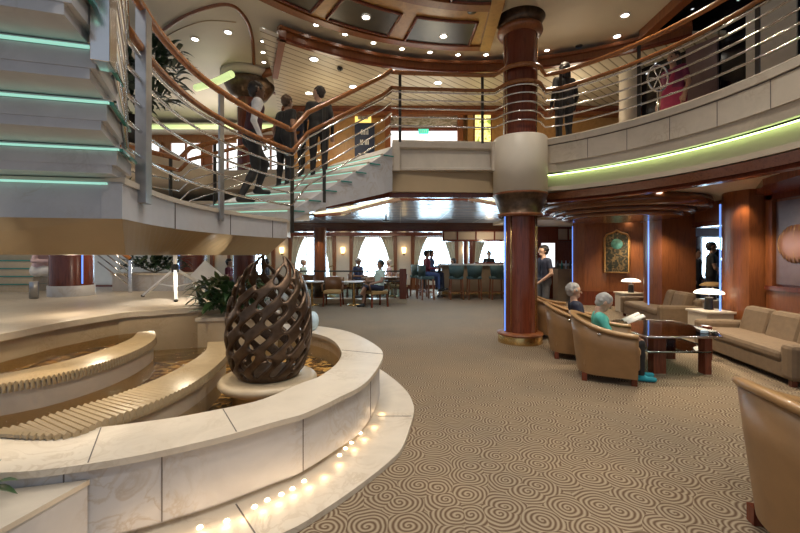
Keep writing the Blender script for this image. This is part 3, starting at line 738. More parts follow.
# ================================================================== FOUNTAIN
RZ = .47
ro = [U(*p, RZ) for p in [(330, 327.7), (352.5, 333), (375, 344.5), (383, 356), (367.5, 380.8), (337.5, 398), (304.5, 413.3), (281, 420), (220, 437), (161.5, 450.5), (120, 458.7), (60, 467.7), (3, 472.5)]]
ro = [v.to_2d() for v in ro]
ro = [Vector((-2.0, 6.0)), Vector((-1.5, 5.98))] + ro + [Vector((-2.6, 1.86)), Vector((-3.3, 2.0)), Vector((-3.9, 2.5)), Vector((-4.2, 3.4)), Vector((-4.2, 4.8)), Vector((-3.2, 5.8))]
ri = [U(*p, RZ).to_2d() for p in [(309, 332.5), (330, 338.5), (341, 350.5), (337.5, 362.5), (320, 376), (300, 383.5), (260, 400), (200, 412.8), (160, 419.5), (100, 427), (40, 431.5), (0, 434)]]
ri = [Vector((-1.95, 5.62)), Vector((-1.6, 5.55))] + ri + [Vector((-2.8, 2.26)), Vector((-3.4, 2.5)), Vector((-3.8, 3.2)), Vector((-3.85, 4.6)), Vector((-3.1, 5.4))]
RO = cr([Vector((*p, 0)) for p in ro], 6, True); RI = cr([Vector((*p, 0)) for p in ri], 6, True)
ft = thing('fountain', 'round marble fountain basin with two ribbed cascade weirs', 'fountain', (-2.2, 3.9, 0))
def loft(mb, A_, B_, za, zb, mi=0):              # strip between two closed curves, matched by angle about the basin centre
    c = Vector((-2.2, 3.9, 0)); n = 240
    def at(Cv, q):
        best = None
        k = len(Cv)
        for i in range(k):
            a = Cv[i] - c; b = Cv[(i + 1) % k] - c
            d = Vector((math.cos(q), math.sin(q))); den = (b.x - a.x) * d.y - (b.y - a.y) * d.x
            if abs(den) < 1e-12: continue
            t = (a.y * d.x - a.x * d.y) / den; s = (a + (b - a) * t).dot(Vector((d.x, d.y, 0)))
            if -1e-6 <= t <= 1 + 1e-6 and s > 0: best = max(best or 0, s)
        return c + Vector((math.cos(q), math.sin(q), 0)) * (best or 1)
    vs = []
    for j in range(n):
        q = 2 * PI * j / n; p = at(A_, q); r = at(B_, q); vs += [(p.x, p.y, za), (r.x, r.y, zb)]
    return mb.add(vs, [(2 * j, 2 * ((j + 1) % n), 2 * ((j + 1) % n) + 1, 2 * j + 1) for j in range(n)], mi, False)
def off(Cv, d):
    k = len(Cv); out = []
    for i in range(k):
        t = (Cv[(i + 1) % k] - Cv[i - 1]).normalized(); out.append(Cv[i] + Vector((-t.y, t.x, 0)) * d)
    return out
area = sum(RO[i].x * RO[(i + 1) % len(RO)].y - RO[(i + 1) % len(RO)].x * RO[i].y for i in range(len(RO)))
sg = 1 if area > 0 else -1                        # +sg is inward
W_O = off(RO, .035 * sg); W_I = off(RI, -.02 * sg)
mb = MB(); loft(mb, RO, RI, RZ, RZ); loft(mb, RO, RO, RZ, RZ - .035); loft(mb, RO, W_O, RZ - .035, RZ - .036); loft(mb, RI, RI, RZ, RZ - .04); loft(mb, RI, W_I, RZ - .04, RZ - .041)
def cjoint(p, q):                                 # thin dark joint across the coping
    a = U(*p, RZ + .0006); b = U(*q, RZ + .0006); mb.bar(a, b, .006, .002, 1)
cjoint((236.5, 431.5), (223, 409)); cjoint((383, 354), (342, 350)) ; cjoint((88, 462.5), (101, 427.5))
mb.build('coping', ['marble', 'joint'], ft)
mb = MB(); loft(mb, W_O, W_O, RZ - .035, .075); loft(mb, off(RO, .09 * sg), off(RO, .09 * sg), .08, .03); loft(mb, W_O, off(RO, .1 * sg), .075, .075)
for px in (162, 303, 370.5, 64):                 # panel joints
    i = min(range(len(W_O)), key=lambda i: abs(W_O[i].x / W_O[i].y * F + 400 - px) + (99 if W_O[i].y > 4.3 else 0))
    best = None
    for k in (i - 1, i):
        a, b = W_O[k], W_O[(k + 1) % len(W_O)]
        for s in range(21):
            p = a + (b - a) * (s / 20); e = abs(p.x / p.y * F + 400 - px)
            if best is None or e < best[0]: best = (e, p, (b - a).normalized())
    mb.box(best[1] + Vector((0, 0, .255)), (.006, .006, .36), math.atan2(best[2].y, best[2].x), 1)
mb.build('wall', ['marble_cool', 'joint'], ft)
mb = MB(); loft(mb, W_I, W_I, RZ - .03, .1); mb.build('inner_wall', 'marble_tan', ft)
# apron: flat marble ring on the floor
ap = [U(*p, .035).to_2d() for p in [(390, 376), (399, 380.8), (405.7, 390), (412.5, 402), (413.6, 414), (403.5, 444.5), (390.7, 460), (358, 486), (320, 512), (282.5, 533)]]
ap = [Vector((-1.3, 6.3)), Vector((-.85, 5.95)), Vector((-.42, 5.45))] + ap[0:1] + ap[2:] + [Vector((-1.0, 1.88)), Vector((-1.6, 1.62)), Vector((-2.4, 1.5)), Vector((-3.4, 1.7)), Vector((-4.3, 2.5)), Vector((-4.6, 3.9)), Vector((-4.0, 5.6)), Vector((-2.4, 6.5))]
AP = cr([Vector((*p, 0)) for p in ap], 6, True)
mb = MB(); loft(mb, AP, off(RO, .2 * sg), .035, .035); loft(mb, AP, AP, .035, .0)
for px, py, qx, qy in ((378, 416, 411.5, 416), (236, 504, 255, 533)): mb.bar(U(px, py, .036), U(qx, qy, .036), .008, .002, 1)
mb.build('apron', ['marble', 'joint'], ft)
# floor of the basin, water sheets
mb = MB(); loft(mb, RI, [Vector((-2.2, 3.9, 0)) + (p - Vector((-2.2, 3.9, 0))) * .02 for p in RI], .16, .16); mb.build('basin_floor', 'basin_floor', ft)
mb = MB(); loft(mb, W_I, [Vector((-2.2, 3.9, 0)) + (p - Vector((-2.2, 3.9, 0))) * .02 for p in RI], .30, .30); mb.build('water', 'water', ft)
def weir(px_out, px_in, z, zbase, step, nm, tailo=(), taili=()):
    o = cr([Vector((*v, 0)) for v in tailo] + [U(*p, z) * 1 for p in px_out], 10); i_ = cr([Vector((*v, 0)) for v in taili] + [U(*p, z) * 1 for p in px_in], 10)
    for q in o + i_: q.z = 0
    n = int(sum((b - a).length for a, b in zip(o, o[1:])) / step)
    def para(Cv, n):
        ln = [0]
        for a, b in zip(Cv, Cv[1:]): ln.append(ln[-1] + (b - a).length)
        out = []
        k = 0
        for j in range(n + 1):
            s = ln[-1] * j / n
            while k < len(ln) - 2 and ln[k + 1] < s: k += 1
            t = (s - ln[k]) / max(1e-9, ln[k + 1] - ln[k]); out.append(Cv[k] + (Cv[k + 1] - Cv[k]) * min(1, t))
        return out
    O = para(o, n); I = para(i_, n)
    b = MB(); k = n + 1
    vs = []
    for p, q in zip(O, I): vs += [(p.x, p.y, zbase), (p.x, p.y, z - .03), (q.x, q.y, z - .03), (q.x, q.y, zbase)]
    fs = []
    for j in range(n):
        for m in range(3): fs.append((j * 4 + m, j * 4 + m + 1, j * 4 + 5 + m, j * 4 + 4 + m))
    fs += [(0, 1, 2, 3), (4 * n, 4 * n + 1, 4 * n + 2, 4 * n + 3)]
    b.add(vs, fs, 1)
    for j in range(n):                            # rounded ribs across the crest
        p = (O[j] + O[j + 1]) / 2; q = (I[j] + I[j + 1]) / 2; d = (p - q).normalized(); t = Vector((-d.y, d.x, 0)); hw = (O[j + 1] - O[j]).length * .47; hv = (I[j + 1] - I[j]).length * .47
        prof = [(-1, -.022), (-.75, -.006), (0, .004), (.75, -.006), (1, -.022)]
        r = []
        for e, w, zz in ((q, hv, 0), (p + d * .02, hw, 0), (p + d * .028, hw, -.045)):
            r += [(e + t * (w * a) + Vector((0, 0, z + h + zz))) for a, h in prof]
        f = []
        for a in range(2):
            for m in range(4): f.append((a * 5 + m, a * 5 + m + 1, a * 5 + 6 + m, a * 5 + 5 + m))
        f += [(0, 1, 2, 3, 4), (10, 11, 12, 13, 14)]
        b.add(r, f, 0)
    return b.build(nm, ['weir_stone', 'marble_beige'], ft), o, i_
_, w2o, w2i = weir([(60, 433), (105, 418), (150, 402), (190, 383), (214, 366), (226, 352), (223, 341.5)], [(0, 428), (60, 411), (120, 393), (165, 375), (193, 360), (206, 350), (208, 342)], .50, .15, .042, 'lower_weir', [(-2.5, 2.3)], [(-2.7, 2.3)])
_, w1o, w1i = weir([(0, 383), (60, 372.5), (110, 359), (140, 347), (153, 338), (152, 331)], [(0, 374), (60, 362), (105, 349), (130, 339), (138, 332)], .66, .15, .028, 'upper_weir', [(-3.1, 2.3)], [(-3.3, 2.3)])
mb = MB().prism([p.to_2d() for p in w2i] + [p.to_2d() for p in w1o][::-1], .44, .442); mb.build('water', 'water', ft)
mb = MB().prism([p.to_2d() for p in w2i] + [p.to_2d() for p in w1o][::-1], .30, .31); mb.build('basin_floor', 'basin_floor', ft)
pf = [Vector((-3.6, 2.3)), Vector((-3.30, 3.1)), Vector((-3.30, 3.9)), Vector((-3.15, 4.55)), Vector((-2.5, 5.05)), Vector((-2.15, 5.5)), Vector((-2.6, 6.6)), Vector((-3.4, 8.3)), Vector((-9, 8.3)), Vector((-9, 2.3))]
mb = MB().prism([p.to_2d() for p in w1i] + [Vector((-2.95, 4.75)), Vector((-3.2, 4.5)), Vector((-3.4, 4.0)), Vector((-3.4, 3.2)), Vector((-3.7, 2.3))], .60, .602); mb.build('water', 'water', ft)
mb = MB().prism([p.to_2d() for p in w1i] + [Vector((-2.95, 4.75)), Vector((-3.2, 4.5)), Vector((-3.4, 4.0)), Vector((-3.4, 3.2)), Vector((-3.7, 2.3))], .5, .51); mb.build('basin_floor', 'basin_floor', ft)
# pedestal of the sculpture, standing in the water
PC = Vector((-1.18, 3.60, 0))
MB().lathe([(0, .16), (.30, .16), (.31, .30), (.345, .325), (.40, .345), (.425, .375), (.425, .395), (.405, .42), (.36, .425), (0, .425)], PC, 48).build('pedestal', 'marble_tan', ft)
# marble stage behind the fountain
mb = MB().prism(pf, .79, .85); mb.prism([p + Vector((-.05, 0)) for p in pf], 0, .79, 1)
for y in (3.2, 4.0, 5.2): pass
struct('floor_stage', mb, ['marble', 'marble_tan'], 'raised marble stage behind the fountain under the landing', 'stage')
# glowing discs stand in for LED reflections on the apron; points light its foot
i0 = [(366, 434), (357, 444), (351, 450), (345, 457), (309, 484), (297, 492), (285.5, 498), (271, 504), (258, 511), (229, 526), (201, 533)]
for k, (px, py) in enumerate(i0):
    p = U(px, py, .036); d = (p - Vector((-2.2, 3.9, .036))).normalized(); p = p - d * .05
    lg = thing('led_glint', 'small glowing disc standing in for an LED reflection at the foot of the fountain wall, %s from the right' % ORD[k], 'light', (p.x, p.y, .036), 'row of painted LED reflections at the fountain foot')
    MB().lathe([(0, .008), (.014, .007), (.017, 0)], p + Vector((0, 0, 0)), 12).build('lens', 'led_reflection', lg)
for k, (px, py) in enumerate([(380, 412), (372, 425), (362, 437), (352, 447), (337, 462), (322, 474), (307, 484), (292, 492), (277, 500), (262, 507), (243, 515), (225, 522), (203, 529), (180, 536), (150, 545), (120, 552)]):
    p = U(px, py, .05); d = (p - Vector((-2.2, 3.9, .05))).normalized(); point('foot_glow', p + d * .02 + Vector((0, 0, .005)), .22, (1, .68, .36), .03)

# ---- bronze lattice sculpture
def sculpture():
    h = .0095; lo = np.array([-.52, -.52, -.02]); n = np.array([110, 110, 122])
    g = np.stack(np.meshgrid(*[lo[d] + h * np.arange(n[d]) for d in range(3)], indexing='ij'), -1)
    x, y, z = g[..., 0], g[..., 1], g[..., 2]
    rho = np.hypot(x, y); f = np.full(x.shape, 1.)
    zs = np.array([0, .06, .2, .35, .5, .62, .75, .87, .95, 1.0]); rs = np.array([.25, .31, .365, .385, .375, .35, .295, .21, .12, .05]) * .92
    # two flame petals, each a shell of rising strands whose tip leans off the axis
    for ph, cx, cy, zt in ((-1.15, .10, -.06, 1.07), (1.9, -.03, .10, 1.09)):
        tt = np.clip(z / zt, 0, 1); k = tt ** 2.5
        X, Y = x - cx * k, y - cy * k; q = np.arctan2(Y, X); rr = np.hypot(X, Y); Rr = np.interp(tt, zs, rs)
        TW = 1.95
        shell = np.abs(rr - Rr) - (.026 - .008 * tt)
        dq = (q - ph - TW * (tt - .5) * .9 + PI) % (2 * PI) - PI
        cover = (np.abs(dq) - np.where(tt < .35, 1.75, 1.8 - 1.55 * ((tt - .35) / .65) ** 2.2)) * np.maximum(Rr, .06) * .8
        N = 13; u = (q - TW * tt) / (2 * PI) * N; row = np.floor(u); v = tt * 5.6 + .37 * (row % 3) + .22 * np.sin(row * 2.4)
        fu = np.abs(u - row - .5 + .10 * np.sin(v * 6.3)); fv = np.abs(v % 1 - .5)
        hole = np.sqrt((fu / .29) ** 2 + (fv / .44) ** 2) - 1
        p = np.maximum(np.maximum(shell, cover), -hole * .055); p = np.maximum(p, z - zt); f = np.minimum(f, p)
    base = np.maximum(np.abs(z - .02) - .022, rho - .27); f = np.minimum(f, base); f = np.maximum(f, -z - .004)
    for ax in range(3): f = .5 * f + .25 * np.roll(f, 1, ax) + .25 * np.roll(f, -1, ax)
    V, Q = surface_nets(f, lo, h)
    me = bpy.data.meshes.new('lattice_sculpture'); me.from_pydata(V.tolist(), [], Q.tolist()); me.materials.append(MATS['bronze'])
    me.polygons.foreach_set('use_smooth', [True] * len(Q)); me.update()
    o = bpy.data.objects.new('lattice_sculpture', me); COL.objects.link(o); o.location = (PC.x, PC.y, .43)
    tag(o, 'dark bronze openwork flame sculpture on the round pedestal in the fountain', 'sculpture')
    md = o.modifiers.new('smooth', 'SMOOTH'); md.iterations = 3; md.factor = .5
    return o
sculpture()

# ================================================================== COLUMNS
def column(name, lab, c, z0, z1, r, base=None, led=None, group=None):
    t = thing(name, lab, 'column', (c[0], c[1], z0))
    MB().lathe([(r, z0), (r, z1)], c, 40).build('shaft', 'mahogany', t)
    if base == 'brass':
        MB().lathe([(r + .10, z0), (r + .10, z0 + .12), (r + .095, z0 + .13)], c, 40).build('brass_base', 'brass', t)
        MB().lathe([(r + .095, z0 + .13), (r + .115, z0 + .145), (r + .11, z0 + .17), (r + .03, z0 + .185), (r, z0 + .19)], c, 40).build('base_ring', 'wood_panel', t)
        m = MB()
        for q in (200, 222, 318, 340): m.tube([(c[0] + (r + .004) * math.cos(R(q)), c[1] + (r + .004) * math.sin(R(q)), z0 + .18), (c[0] + (r + .004) * math.cos(R(q)), c[1] + (r + .004) * math.sin(R(q)), z1 - .02)], .009, 6)
        m.build('brass_strip', 'brass', t)
    elif base == 'marble':
        MB().lathe([(r + .02, z0), (r + .02, z0 + .17), (r, z0 + .17)], c, 40).build('marble_base', 'marble_cool', t)
    if led:
        q = R(led); MB().tube([(c[0] + (r + .012) * math.cos(q), c[1] + (r + .012) * math.sin(q), z0 + .2), (c[0] + (r + .012) * math.cos(q), c[1] + (r + .012) * math.sin(q), z1 - .05)], .011, 6).build('blue_light_strip', 'led_blue', t)
    return t
t = column('column', 'tall mahogany column with brass base and cream drum between the decks', (CX, CY, 0), 0, 2.3, .275, 'brass', 193)
MB().lathe([(.31, 2.17), (.37, 2.19), (.375, 2.22), (.34, 2.24), (.44, 2.50), (.455, 2.52), (.455, 2.56)], (CX, CY, 0), 48).build('cone_collar', 'bronze', t)
MB().lathe([(.36, 2.165), (.39, 2.18), (.39, 2.215), (.35, 2.225)], (CX, CY, 0), 48).build('collar_ring', 'wood_panel', t)
MB().lathe([(.46, 2.535), (.47, 2.55), (.46, 2.57)], (CX, CY, 0), 48).build('drum_ring', 'wood_panel', t)
MB().lathe([(.0, 2.56), (.455, 2.56), (.455, 3.50), (.44, 3.52), (.0, 3.53)], (CX, CY, 0), 48).build('drum', 'cream_paint', t)
MB().lathe([(.285, 3.5), (.285, 5.45)], (CX, CY, 0), 40).build('upper_shaft', 'mahogany', t)
m = MB()
for q in (190, 205, 335, 350): m.tube([(CX + .288 * math.cos(R(q)), CY + .288 * math.sin(R(q)), 3.55), (CX + .288 * math.cos(R(q)), CY + .288 * math.sin(R(q)), 5.45)], .006, 6)
m.build('brass_strip', 'brass', t)
MB().lathe([(.285, 5.30), (.36, 5.33), (.385, 5.37), (.375, 5.42), (.30, 5.44)], (CX, CY, 0), 48).build('capital_ring', 'wood_panel', t)
MB().lathe([(.30, 5.43), (.33, 5.46), (.42, 5.60), (.30, 5.60)], (CX, CY, 0), 48).build('capital', 'bronze', t)
t = column('column', 'far mahogany column with a flared golden capital behind the waiter', (-3.42, 9.1, 0), DECK, 5.3, .27)
MB().lathe([(.27, 5.02), (.38, 5.08), (.50, 5.26), (.55, 5.36), (.53, 5.42), (.0, 5.44)], (-3.42, 9.1, 0), 48).build('capital', 'bronze', t)
MB().lathe([(.0, 5.44), (.5, 5.44), (.62, 5.52), (.62, 5.60), (.0, 5.6)], (-3.42, 9.1, 0), 48).build('capital_disc', 'cream_lower', t)
# round ceiling ring beside the far column capital
t = thing('ceiling_ring', 'round cream ceiling lamp bowl with a wood rim beside the far upper column', 'ceiling lamp', (-2.35, 9.2, 5.4))
MB().lathe([(0, 5.36), (.3, 5.37), (.42, 5.46), (.45, 5.6)], (-2.85, 9.2, 0), 32).build('bowl', 'cream_paint', t)
MB().lathe([(.55, 5.42), (.62, 5.40), (.64, 5.46), (.62, 5.58), (.55, 5.58)], (-2.62, 9.25, 0), 40).build('rim', 'wood_panel', t)
column('column', 'cream upper deck column beside the black star wall', (4.72, 8.25, 0), DECK, 5.6, .18)
bpy.data.objects['column.002'].children[0].data.materials[0] = MATS['cream_paint']
column('column', 'dark red column with marble base on the stage at left', (-5.35, 6.52, 0), .85, 2.6, .29, 'marble', -25)
column('column', 'dark red column behind the tripod on the stage', (-4.6, 8.9, 0), .0, 2.6, .27, None, 200)
column('column', 'dark red column left of the bright windows beyond the sculpture', (-4.35, 11.2, 0), 0, 2.6, .3)
column('column', 'wood column in front of the far windows left of the seated man', (-2.6, 13.0, 0), 0, 2.4, .2)
bpy.data.objects['column.006'].children[0].data.materials[0] = MATS['wood_panel']

# ================================================================== FURNITURE, RIGHT LOUNGE
def tub_chair():
    t = thing('tub_armchair', 'x', 'armchair', (0, 0, 0))
    # C-shaped shell facing +X; the rim falls from the back to the arm fronts
    n = 40; vs = []; fs = []
    def outline(q, k):                            # q from -1 (right arm front) over 0 (back) to 1 (left arm front)
        w, d = .37 * k, .40 * k
        a = q * 1.0
        ang = PI - a * PI * .50
        if abs(q) < .62:
            s = q / .62 * PI / 2; return Vector((-.10 * 1.0 - (d - .10) * math.cos(s), w * math.sin(s), 0))
        s = (abs(q) - .62) / .38; return Vector((-.10 + s * (.40 * 1.0), math.copysign(w * (1 + .04 * s), q), 0))
    def ztop(q): return .64 + .20 * (math.cos(min(1, abs(q)) * PI) * .5 + .5)
    for i in range(n + 1):
        q = -1 + 2 * i / n; zt = ztop(q)
        ob = outline(q, .86); ot = outline(q, 1.06); it = outline(q, .90); ib = outline(q, .78)
        for p, z in ((ob, .10), (ob * .35 + ot * .65, .10 + (zt - .10) * .62), (ot, zt), (it, zt), (ib, .36)): vs.append((p.x, p.y, z))
    for i in range(n):
        for j in range(4): fs.append((i * 5 + j, i * 5 + j + 1, i * 5 + 6 + j, i * 5 + 5 + j))
    fs += [(0, 1, 2, 3, 4), tuple(n * 5 + k for k in range(5))]
    MB().add(vs, fs, 0, True).build('shell', 'leather_tan', t)
    m = MB(); pts = []
    for i in range(n + 1):
        q = -1 + 2 * i / n; p = outline(q, .995); pts.append(p + Vector((0, 0, ztop(q) + .008)))
    m.tube(pts, .052, 10, sq=.55).build('rim', 'leather_trim', t)
    for sx in (-.62, .62):
        p = outline(sx, 1.02); MB().ell(p + Vector((0, 0, ztop(sx) - .055)), (.028, .028, .02), 10).build('chrome_cap', 'chrome', t)
    MB().box((.03, 0, .30), (.60, .56, .22)).build('base', 'leather_tan', t, bevel=.03)
    MB().box((.05, 0, .43), (.58, .57, .12)).build('seat_cushion', 'leather_trim', t, bevel=.04)
    for x in (-.26, .27):
        for y in (-.24, .24): MB().box((x, y, .05), (.06, .06, .10)).build('foot', 'mahogany', t)
    return t
ch = tub_chair()
ch.location = (2.55, 4.93, 0); ch.scale = (.98, .98, .91); ch.rotation_euler.z = R(-24); ch['group'] = 'tan tub armchairs'
ch['label'] = 'tan leather tub armchair holding the grey-haired woman in turquoise'
for loc, rz, lab, sc in (((2.60, 5.98, 0), -18, 'tan leather tub armchair holding the grey-haired man in navy', 1), ((2.78, 7.35, 0), -15, 'tan leather tub armchair beside the column, farthest of the row', 1), ((2.21, 1.96, 0), -10, 'tan leather tub armchair in the near right corner, cut by the frame', 1)):
    c = copy_tree(ch); c.location = loc; c.rotation_euler.z = R(rz); c['label'] = lab
    if 'near right' in lab: c.scale = (1, 1, .965)
def sofa(loc, rz, lab):
    t = thing('sofa', lab, 'sofa', (0, 0, 0), 'taupe sofas along the right wall')
    Ln, D = 2.2, .92                              # along +Y, facing -X
    MB().box((0, 0, .20), (D - .06, Ln - .08, .24)).build('base', 'sofa_fabric', t, bevel=.03)
    for s in (-1, 1):
        MB().box((-.02, s * (Ln / 2 - .10), .34), (D - .02, .20, .50)).build('armrest', 'sofa_fabric', t, bevel=.06)
    for k in range(3):
        y = (k - 1) * .60
        m = MB().box((.26, y, .62), (.24, .585, .56), 0, 0, Matrix.Rotation(R(14), 3, 'Y')); m.build('back_cushion', 'sofa_fabric', t, bevel=.09)
    MB().box((-.08, 0, .39), (.76, 1.78, .17)).build('seat_cushion', 'sofa_fabric', t, bevel=.06)
    MB().box((.38, 0, .42), (.14, Ln - .1, .62)).build('backrest', 'sofa_fabric', t, bevel=.05)
    for x in (-.38, .38):
        for y in (-1.0, 1.0): MB().box((x, y, .045), (.06, .06, .09)).build('foot', 'mahogany', t)
    t.location = loc; t.rotation_euler.z = rz; t.scale = (.9, .92, .82)
    return t
sofa((4.99, 5.42, 0), R(-10), 'taupe three-seat sofa in front of the round wall disc')
sofa((5.80, 9.0, 0), R(-8), 'taupe sofa farther off beside the rounded wood pier')
def table_lamp(loc, lab, on='shade_glow'):
    t = thing('table_lamp', lab, 'lamp', loc); x, y, z = loc
    MB().lathe([(.0, z), (.075, z), (.07, z + .02), (.06, z + .20), (.065, z + .22), (0, z + .22)], (x, y, 0), 20).build('lamp_base', 'post_dark', t)
    MB().lathe([(.02, z + .21), (.02, z + .30)], (x, y, 0), 10).build('stem', 'chrome', t)
    MB().lathe([(.225, z + .285), (.23, z + .30), (.20, z + .335), (.13, z + .365), (.0, z + .38)], (x, y, 0), 32).build('shade', on, t)
def side_table(c, w, h, lab):
    t = thing('side_table', lab, 'table', (c[0], c[1], 0))
    MB().box((c[0], c[1], h - .02), (w, w, .04)).build('top', 'marble', t, bevel=.008)
    MB().box((c[0], c[1], (h - .04) / 2), (w * .9, w * .9, h - .04)).build('base', 'marble_beige', t, bevel=.01)
side_table((5.52, 7.12), .52, .53, 'low stone side table between the two sofas'); table_lamp((5.56, 7.2, .53), 'dome-shaded table lamp on the stone side table between the sofas')
side_table((6.1, 10.65), .55, .52, 'low stone side table beyond the far sofa'); table_lamp((6.12, 10.6, .52), 'dome-shaded table lamp beyond the far sofa')
side_table((6.75, 8.55), .5, .56, 'low stone table in the doorway behind the far sofa'); table_lamp((6.72, 8.6, .56), 'dim table lamp in the doorway behind the far sofa', 'seat_gold')
# glass coffee table
t = thing('coffee_table', 'square glass coffee table on dark wood slab legs between chairs and sofas', 'table', (3.5, 5.45, 0))
for (p, q, w) in (((660, 376), 0, .16), ((708.5, 377), 0, .085), ((671.5, 361), 0, .12), ((709, 362), 0, .1)):
    v = U(*p, 0); MB().box((v.x, v.y + .06, .255), (w, .12, .49)).build('leg', 'mahogany', t, bevel=.006)
    MB().box((v.x, v.y + .06, .015), (w + .012, .132, .03)).build('foot_plate', 'chrome', t)
a = [Vector((2.98, 4.82)), Vector((3.88, 4.82)), Vector((4.08, 5.15)), Vector((4.08, 6.0)), Vector((3.3, 6.1)), Vector((2.98, 5.8))]
MB().prism(a, .505, .525).build('glass_top', 'clear_glass', t)
MB().tube([Vector((*p, .515)) for p in a], .014, 6, True).build('chrome_rim', 'chrome', t)
MB().prism([p * .86 + Vector((3.55, 5.5)) * .14 for p in a], .30, .315).build('glass_shelf', 'clear_glass', t)
m = MB(); pa = [p * .84 + Vector((3.55, 5.5)) * .16 for p in a]
m.tube([Vector((*p, .31)) for p in pa], .014, 6, True).build('shelf_rim', 'chrome', t)
o = MB().box((3.82, 5.02, .545), (.07, .05, .03), R(20)).build('coaster_box', 'bundle'); tag(o, 'small shiny blue box on the glass coffee table', 'box')
# wall disc and painting
t = thing('wall_disc', 'round pinkish ribbed disc on the wall above the near sofa', 'wall ornament', (6.16, 6.22, 1.68))
m = MB(); m.lathe([(0, .05), (.20, .045), (.30, .03), (.315, 0)], (0, 0, 0), 40); 
m.v = [(6.19 - z, 6.22 + x, 1.68 + y) for x, y, z in m.v]; m.build('disc', 'disc_pink', t)
m = MB()
for k in range(-4, 5):
    y = k * .065; hh = math.sqrt(max(0, .30 ** 2 - y * y)); m.tube([(6.15 + abs(k) * .003, 6.22 + y + .04 * math.cos(s * 1.5), 1.68 + hh * s) for s in (-1, -.5, 0, .5, 1)], .008, 6)
m.build('rib', 'leather_trim', t)
o = MB().bx(6.17, 6.198, 5.66, 6.56, 1.03, 2.38).build('wall_panel', 'panel_mauve'); tag(o, 'flat wood panel behind the round wall disc, bluish reflection painted into its mauve colour', 'panel')  # mauve holds the bluish reflection on the wood
t = thing('painting', 'gilt-framed tall painting with a pale teal disc on the curved wood wall', 'painting', (6.65, 11.62, 1.6))
ang = math.atan2(11.4 - 12.0, 7.0 - 6.2); n = Vector((math.sin(ang), -math.cos(ang), 0)); c = Vector((6.42, 11.83, 1.60)) + n * .045; Mr = Matrix.Rotation(ang, 4, 'Z')
def onwall(m): m.v = [tuple(c + Mr @ Vector(v)) for v in m.v]; return m
onwall(MB().bx(-.29, .29, -.01, .02, -.58, .58)).build('canvas', 'painting_field', t)
m = MB(); m.tube([(-.32, -.03, -.60), (.32, -.03, -.60), (.32, -.03, .42), (.26, -.03, .52), (.12, -.03, .56), (0, -.03, .64), (-.12, -.03, .56), (-.26, -.03, .52), (-.32, -.03, .42)], .03, 8, True); onwall(m).build('frame', 'gold_wood', t)
m = MB(); m.lathe([(0, .012), (.15, .008), (.155, 0)], (0, 0, 0), 28); m.v = [(x, -.012 - z, y + .24) for x, y, z in m.v]; onwall(m).build('teal_disc', 'teal_paint', t)
# blue-lit strips on pier edges
for p, lab in (((5.62, 7.02), 'blue light strip on the left edge of the pier by the near sofa'), ((5.62, 9.05), 'blue light strip on the left edge of the pier by the far sofa'), ((5.33, 12.36), 'blue light strip at the left end of the painting wall'), ((4.45, 13.86), 'blue light strip on the dark wall by the bar')):
    o = MB().bx(p[0] - .008, p[0] + .008, p[1] - .012, p[1] + .012, .0, 2.4).build('light_strip', 'led_blue'); tag(o, lab, 'light')
# foreground planter at lower left
t = thing('planter', 'pale marble planter box in the near left corner against the fountain', 'planter', (-1.9, 1.6, 0))
q = [Vector((-1.56, 1.985)), Vector((-1.80, 1.93)), Vector((-2.35, 1.70)), Vector((-2.35, 1.1)), Vector((-1.62, 1.60))]
q = [U(87.5, 480, .38).to_2d(), U(24, 488, .38).to_2d(), Vector((-2.4, 1.78)), Vector((-2.6, 1.2)), U(-6, 533, .38).to_2d(), U(0, 528, .38).to_2d()]
MB().prism(q, .0, .355).build('box', 'marble_cool', t); 
qc = sum(q, Vector((0, 0))) / len(q)
MB().prism([p + (p - qc).normalized() * .008 for p in q], .355, .38).build('top_slab', 'marble', t)
def leaf(mb, base, d, length, width, droop=.5, mi=0):
    base = Vector(base); d = Vector(d).normalized(); s = d.cross(Vector((0, 0, 1))); s = s.normalized() if s.length > .01 else Vector((1, 0, 0)); vs = []; n = 5
    for i in range(n + 1):
        k = i / n; p = base + d * (length * k) - Vector((0, 0, droop * length * k * k)); w = width * math.sin(PI * (.08 + .92 * k) ** .8) * .5 + .001
        vs += [p - s * w + Vector((0, 0, w * .3)), p, p + s * w + Vector((0, 0, w * .3))]
    fs = []
    for i in range(n):
        for j in range(2): fs.append((i * 3 + j, i * 3 + j + 1, i * 3 + 4 + j, i * 3 + 3 + j))
    mb.add(vs, fs, mi, True)
def bush(name, lab, c, spread, n, ln, wd, mat, z0, dome=1.0, pot=None):
    t = thing(name, lab, 'plant', c); m = MB(); st_ = MB(); c = Vector(c)
    for k in range(n):
        q = random.uniform(0, 2 * PI); e = random.uniform(.1, 1.3); r = random.uniform(.1, 1) ** .6
        b = c + Vector((math.cos(q) * r * spread[0], math.sin(q) * r * spread[1], random.uniform(0, 1) * spread[2] * dome))
        leaf(m, b, (math.cos(q) * math.cos(e), math.sin(q) * math.cos(e), math.sin(e)), ln * random.uniform(.6, 1.2), wd * random.uniform(.7, 1.2), random.uniform(.2, .8))
    m.build('foliage', mat, t, fix=False)
    for k in range(7):
        q = 2 * PI * k / 7; st_.tube([c - Vector((0, 0, z0)), c + Vector((math.cos(q) * spread[0] * .3, math.sin(q) * spread[1] * .3, 0)), c + Vector((math.cos(q) * spread[0] * .7, math.sin(q) * spread[1] * .7, spread[2] * .7))], .008, 5)
    st_.build('stem', 'stem', t)
    return t
t = thing('corner_plant', 'few dark green leaves growing out of the planter in the near left corner', 'plant', (-1.88, 1.82, .38))
m = MB(); b0 = Vector((-1.88, 1.82, .38))
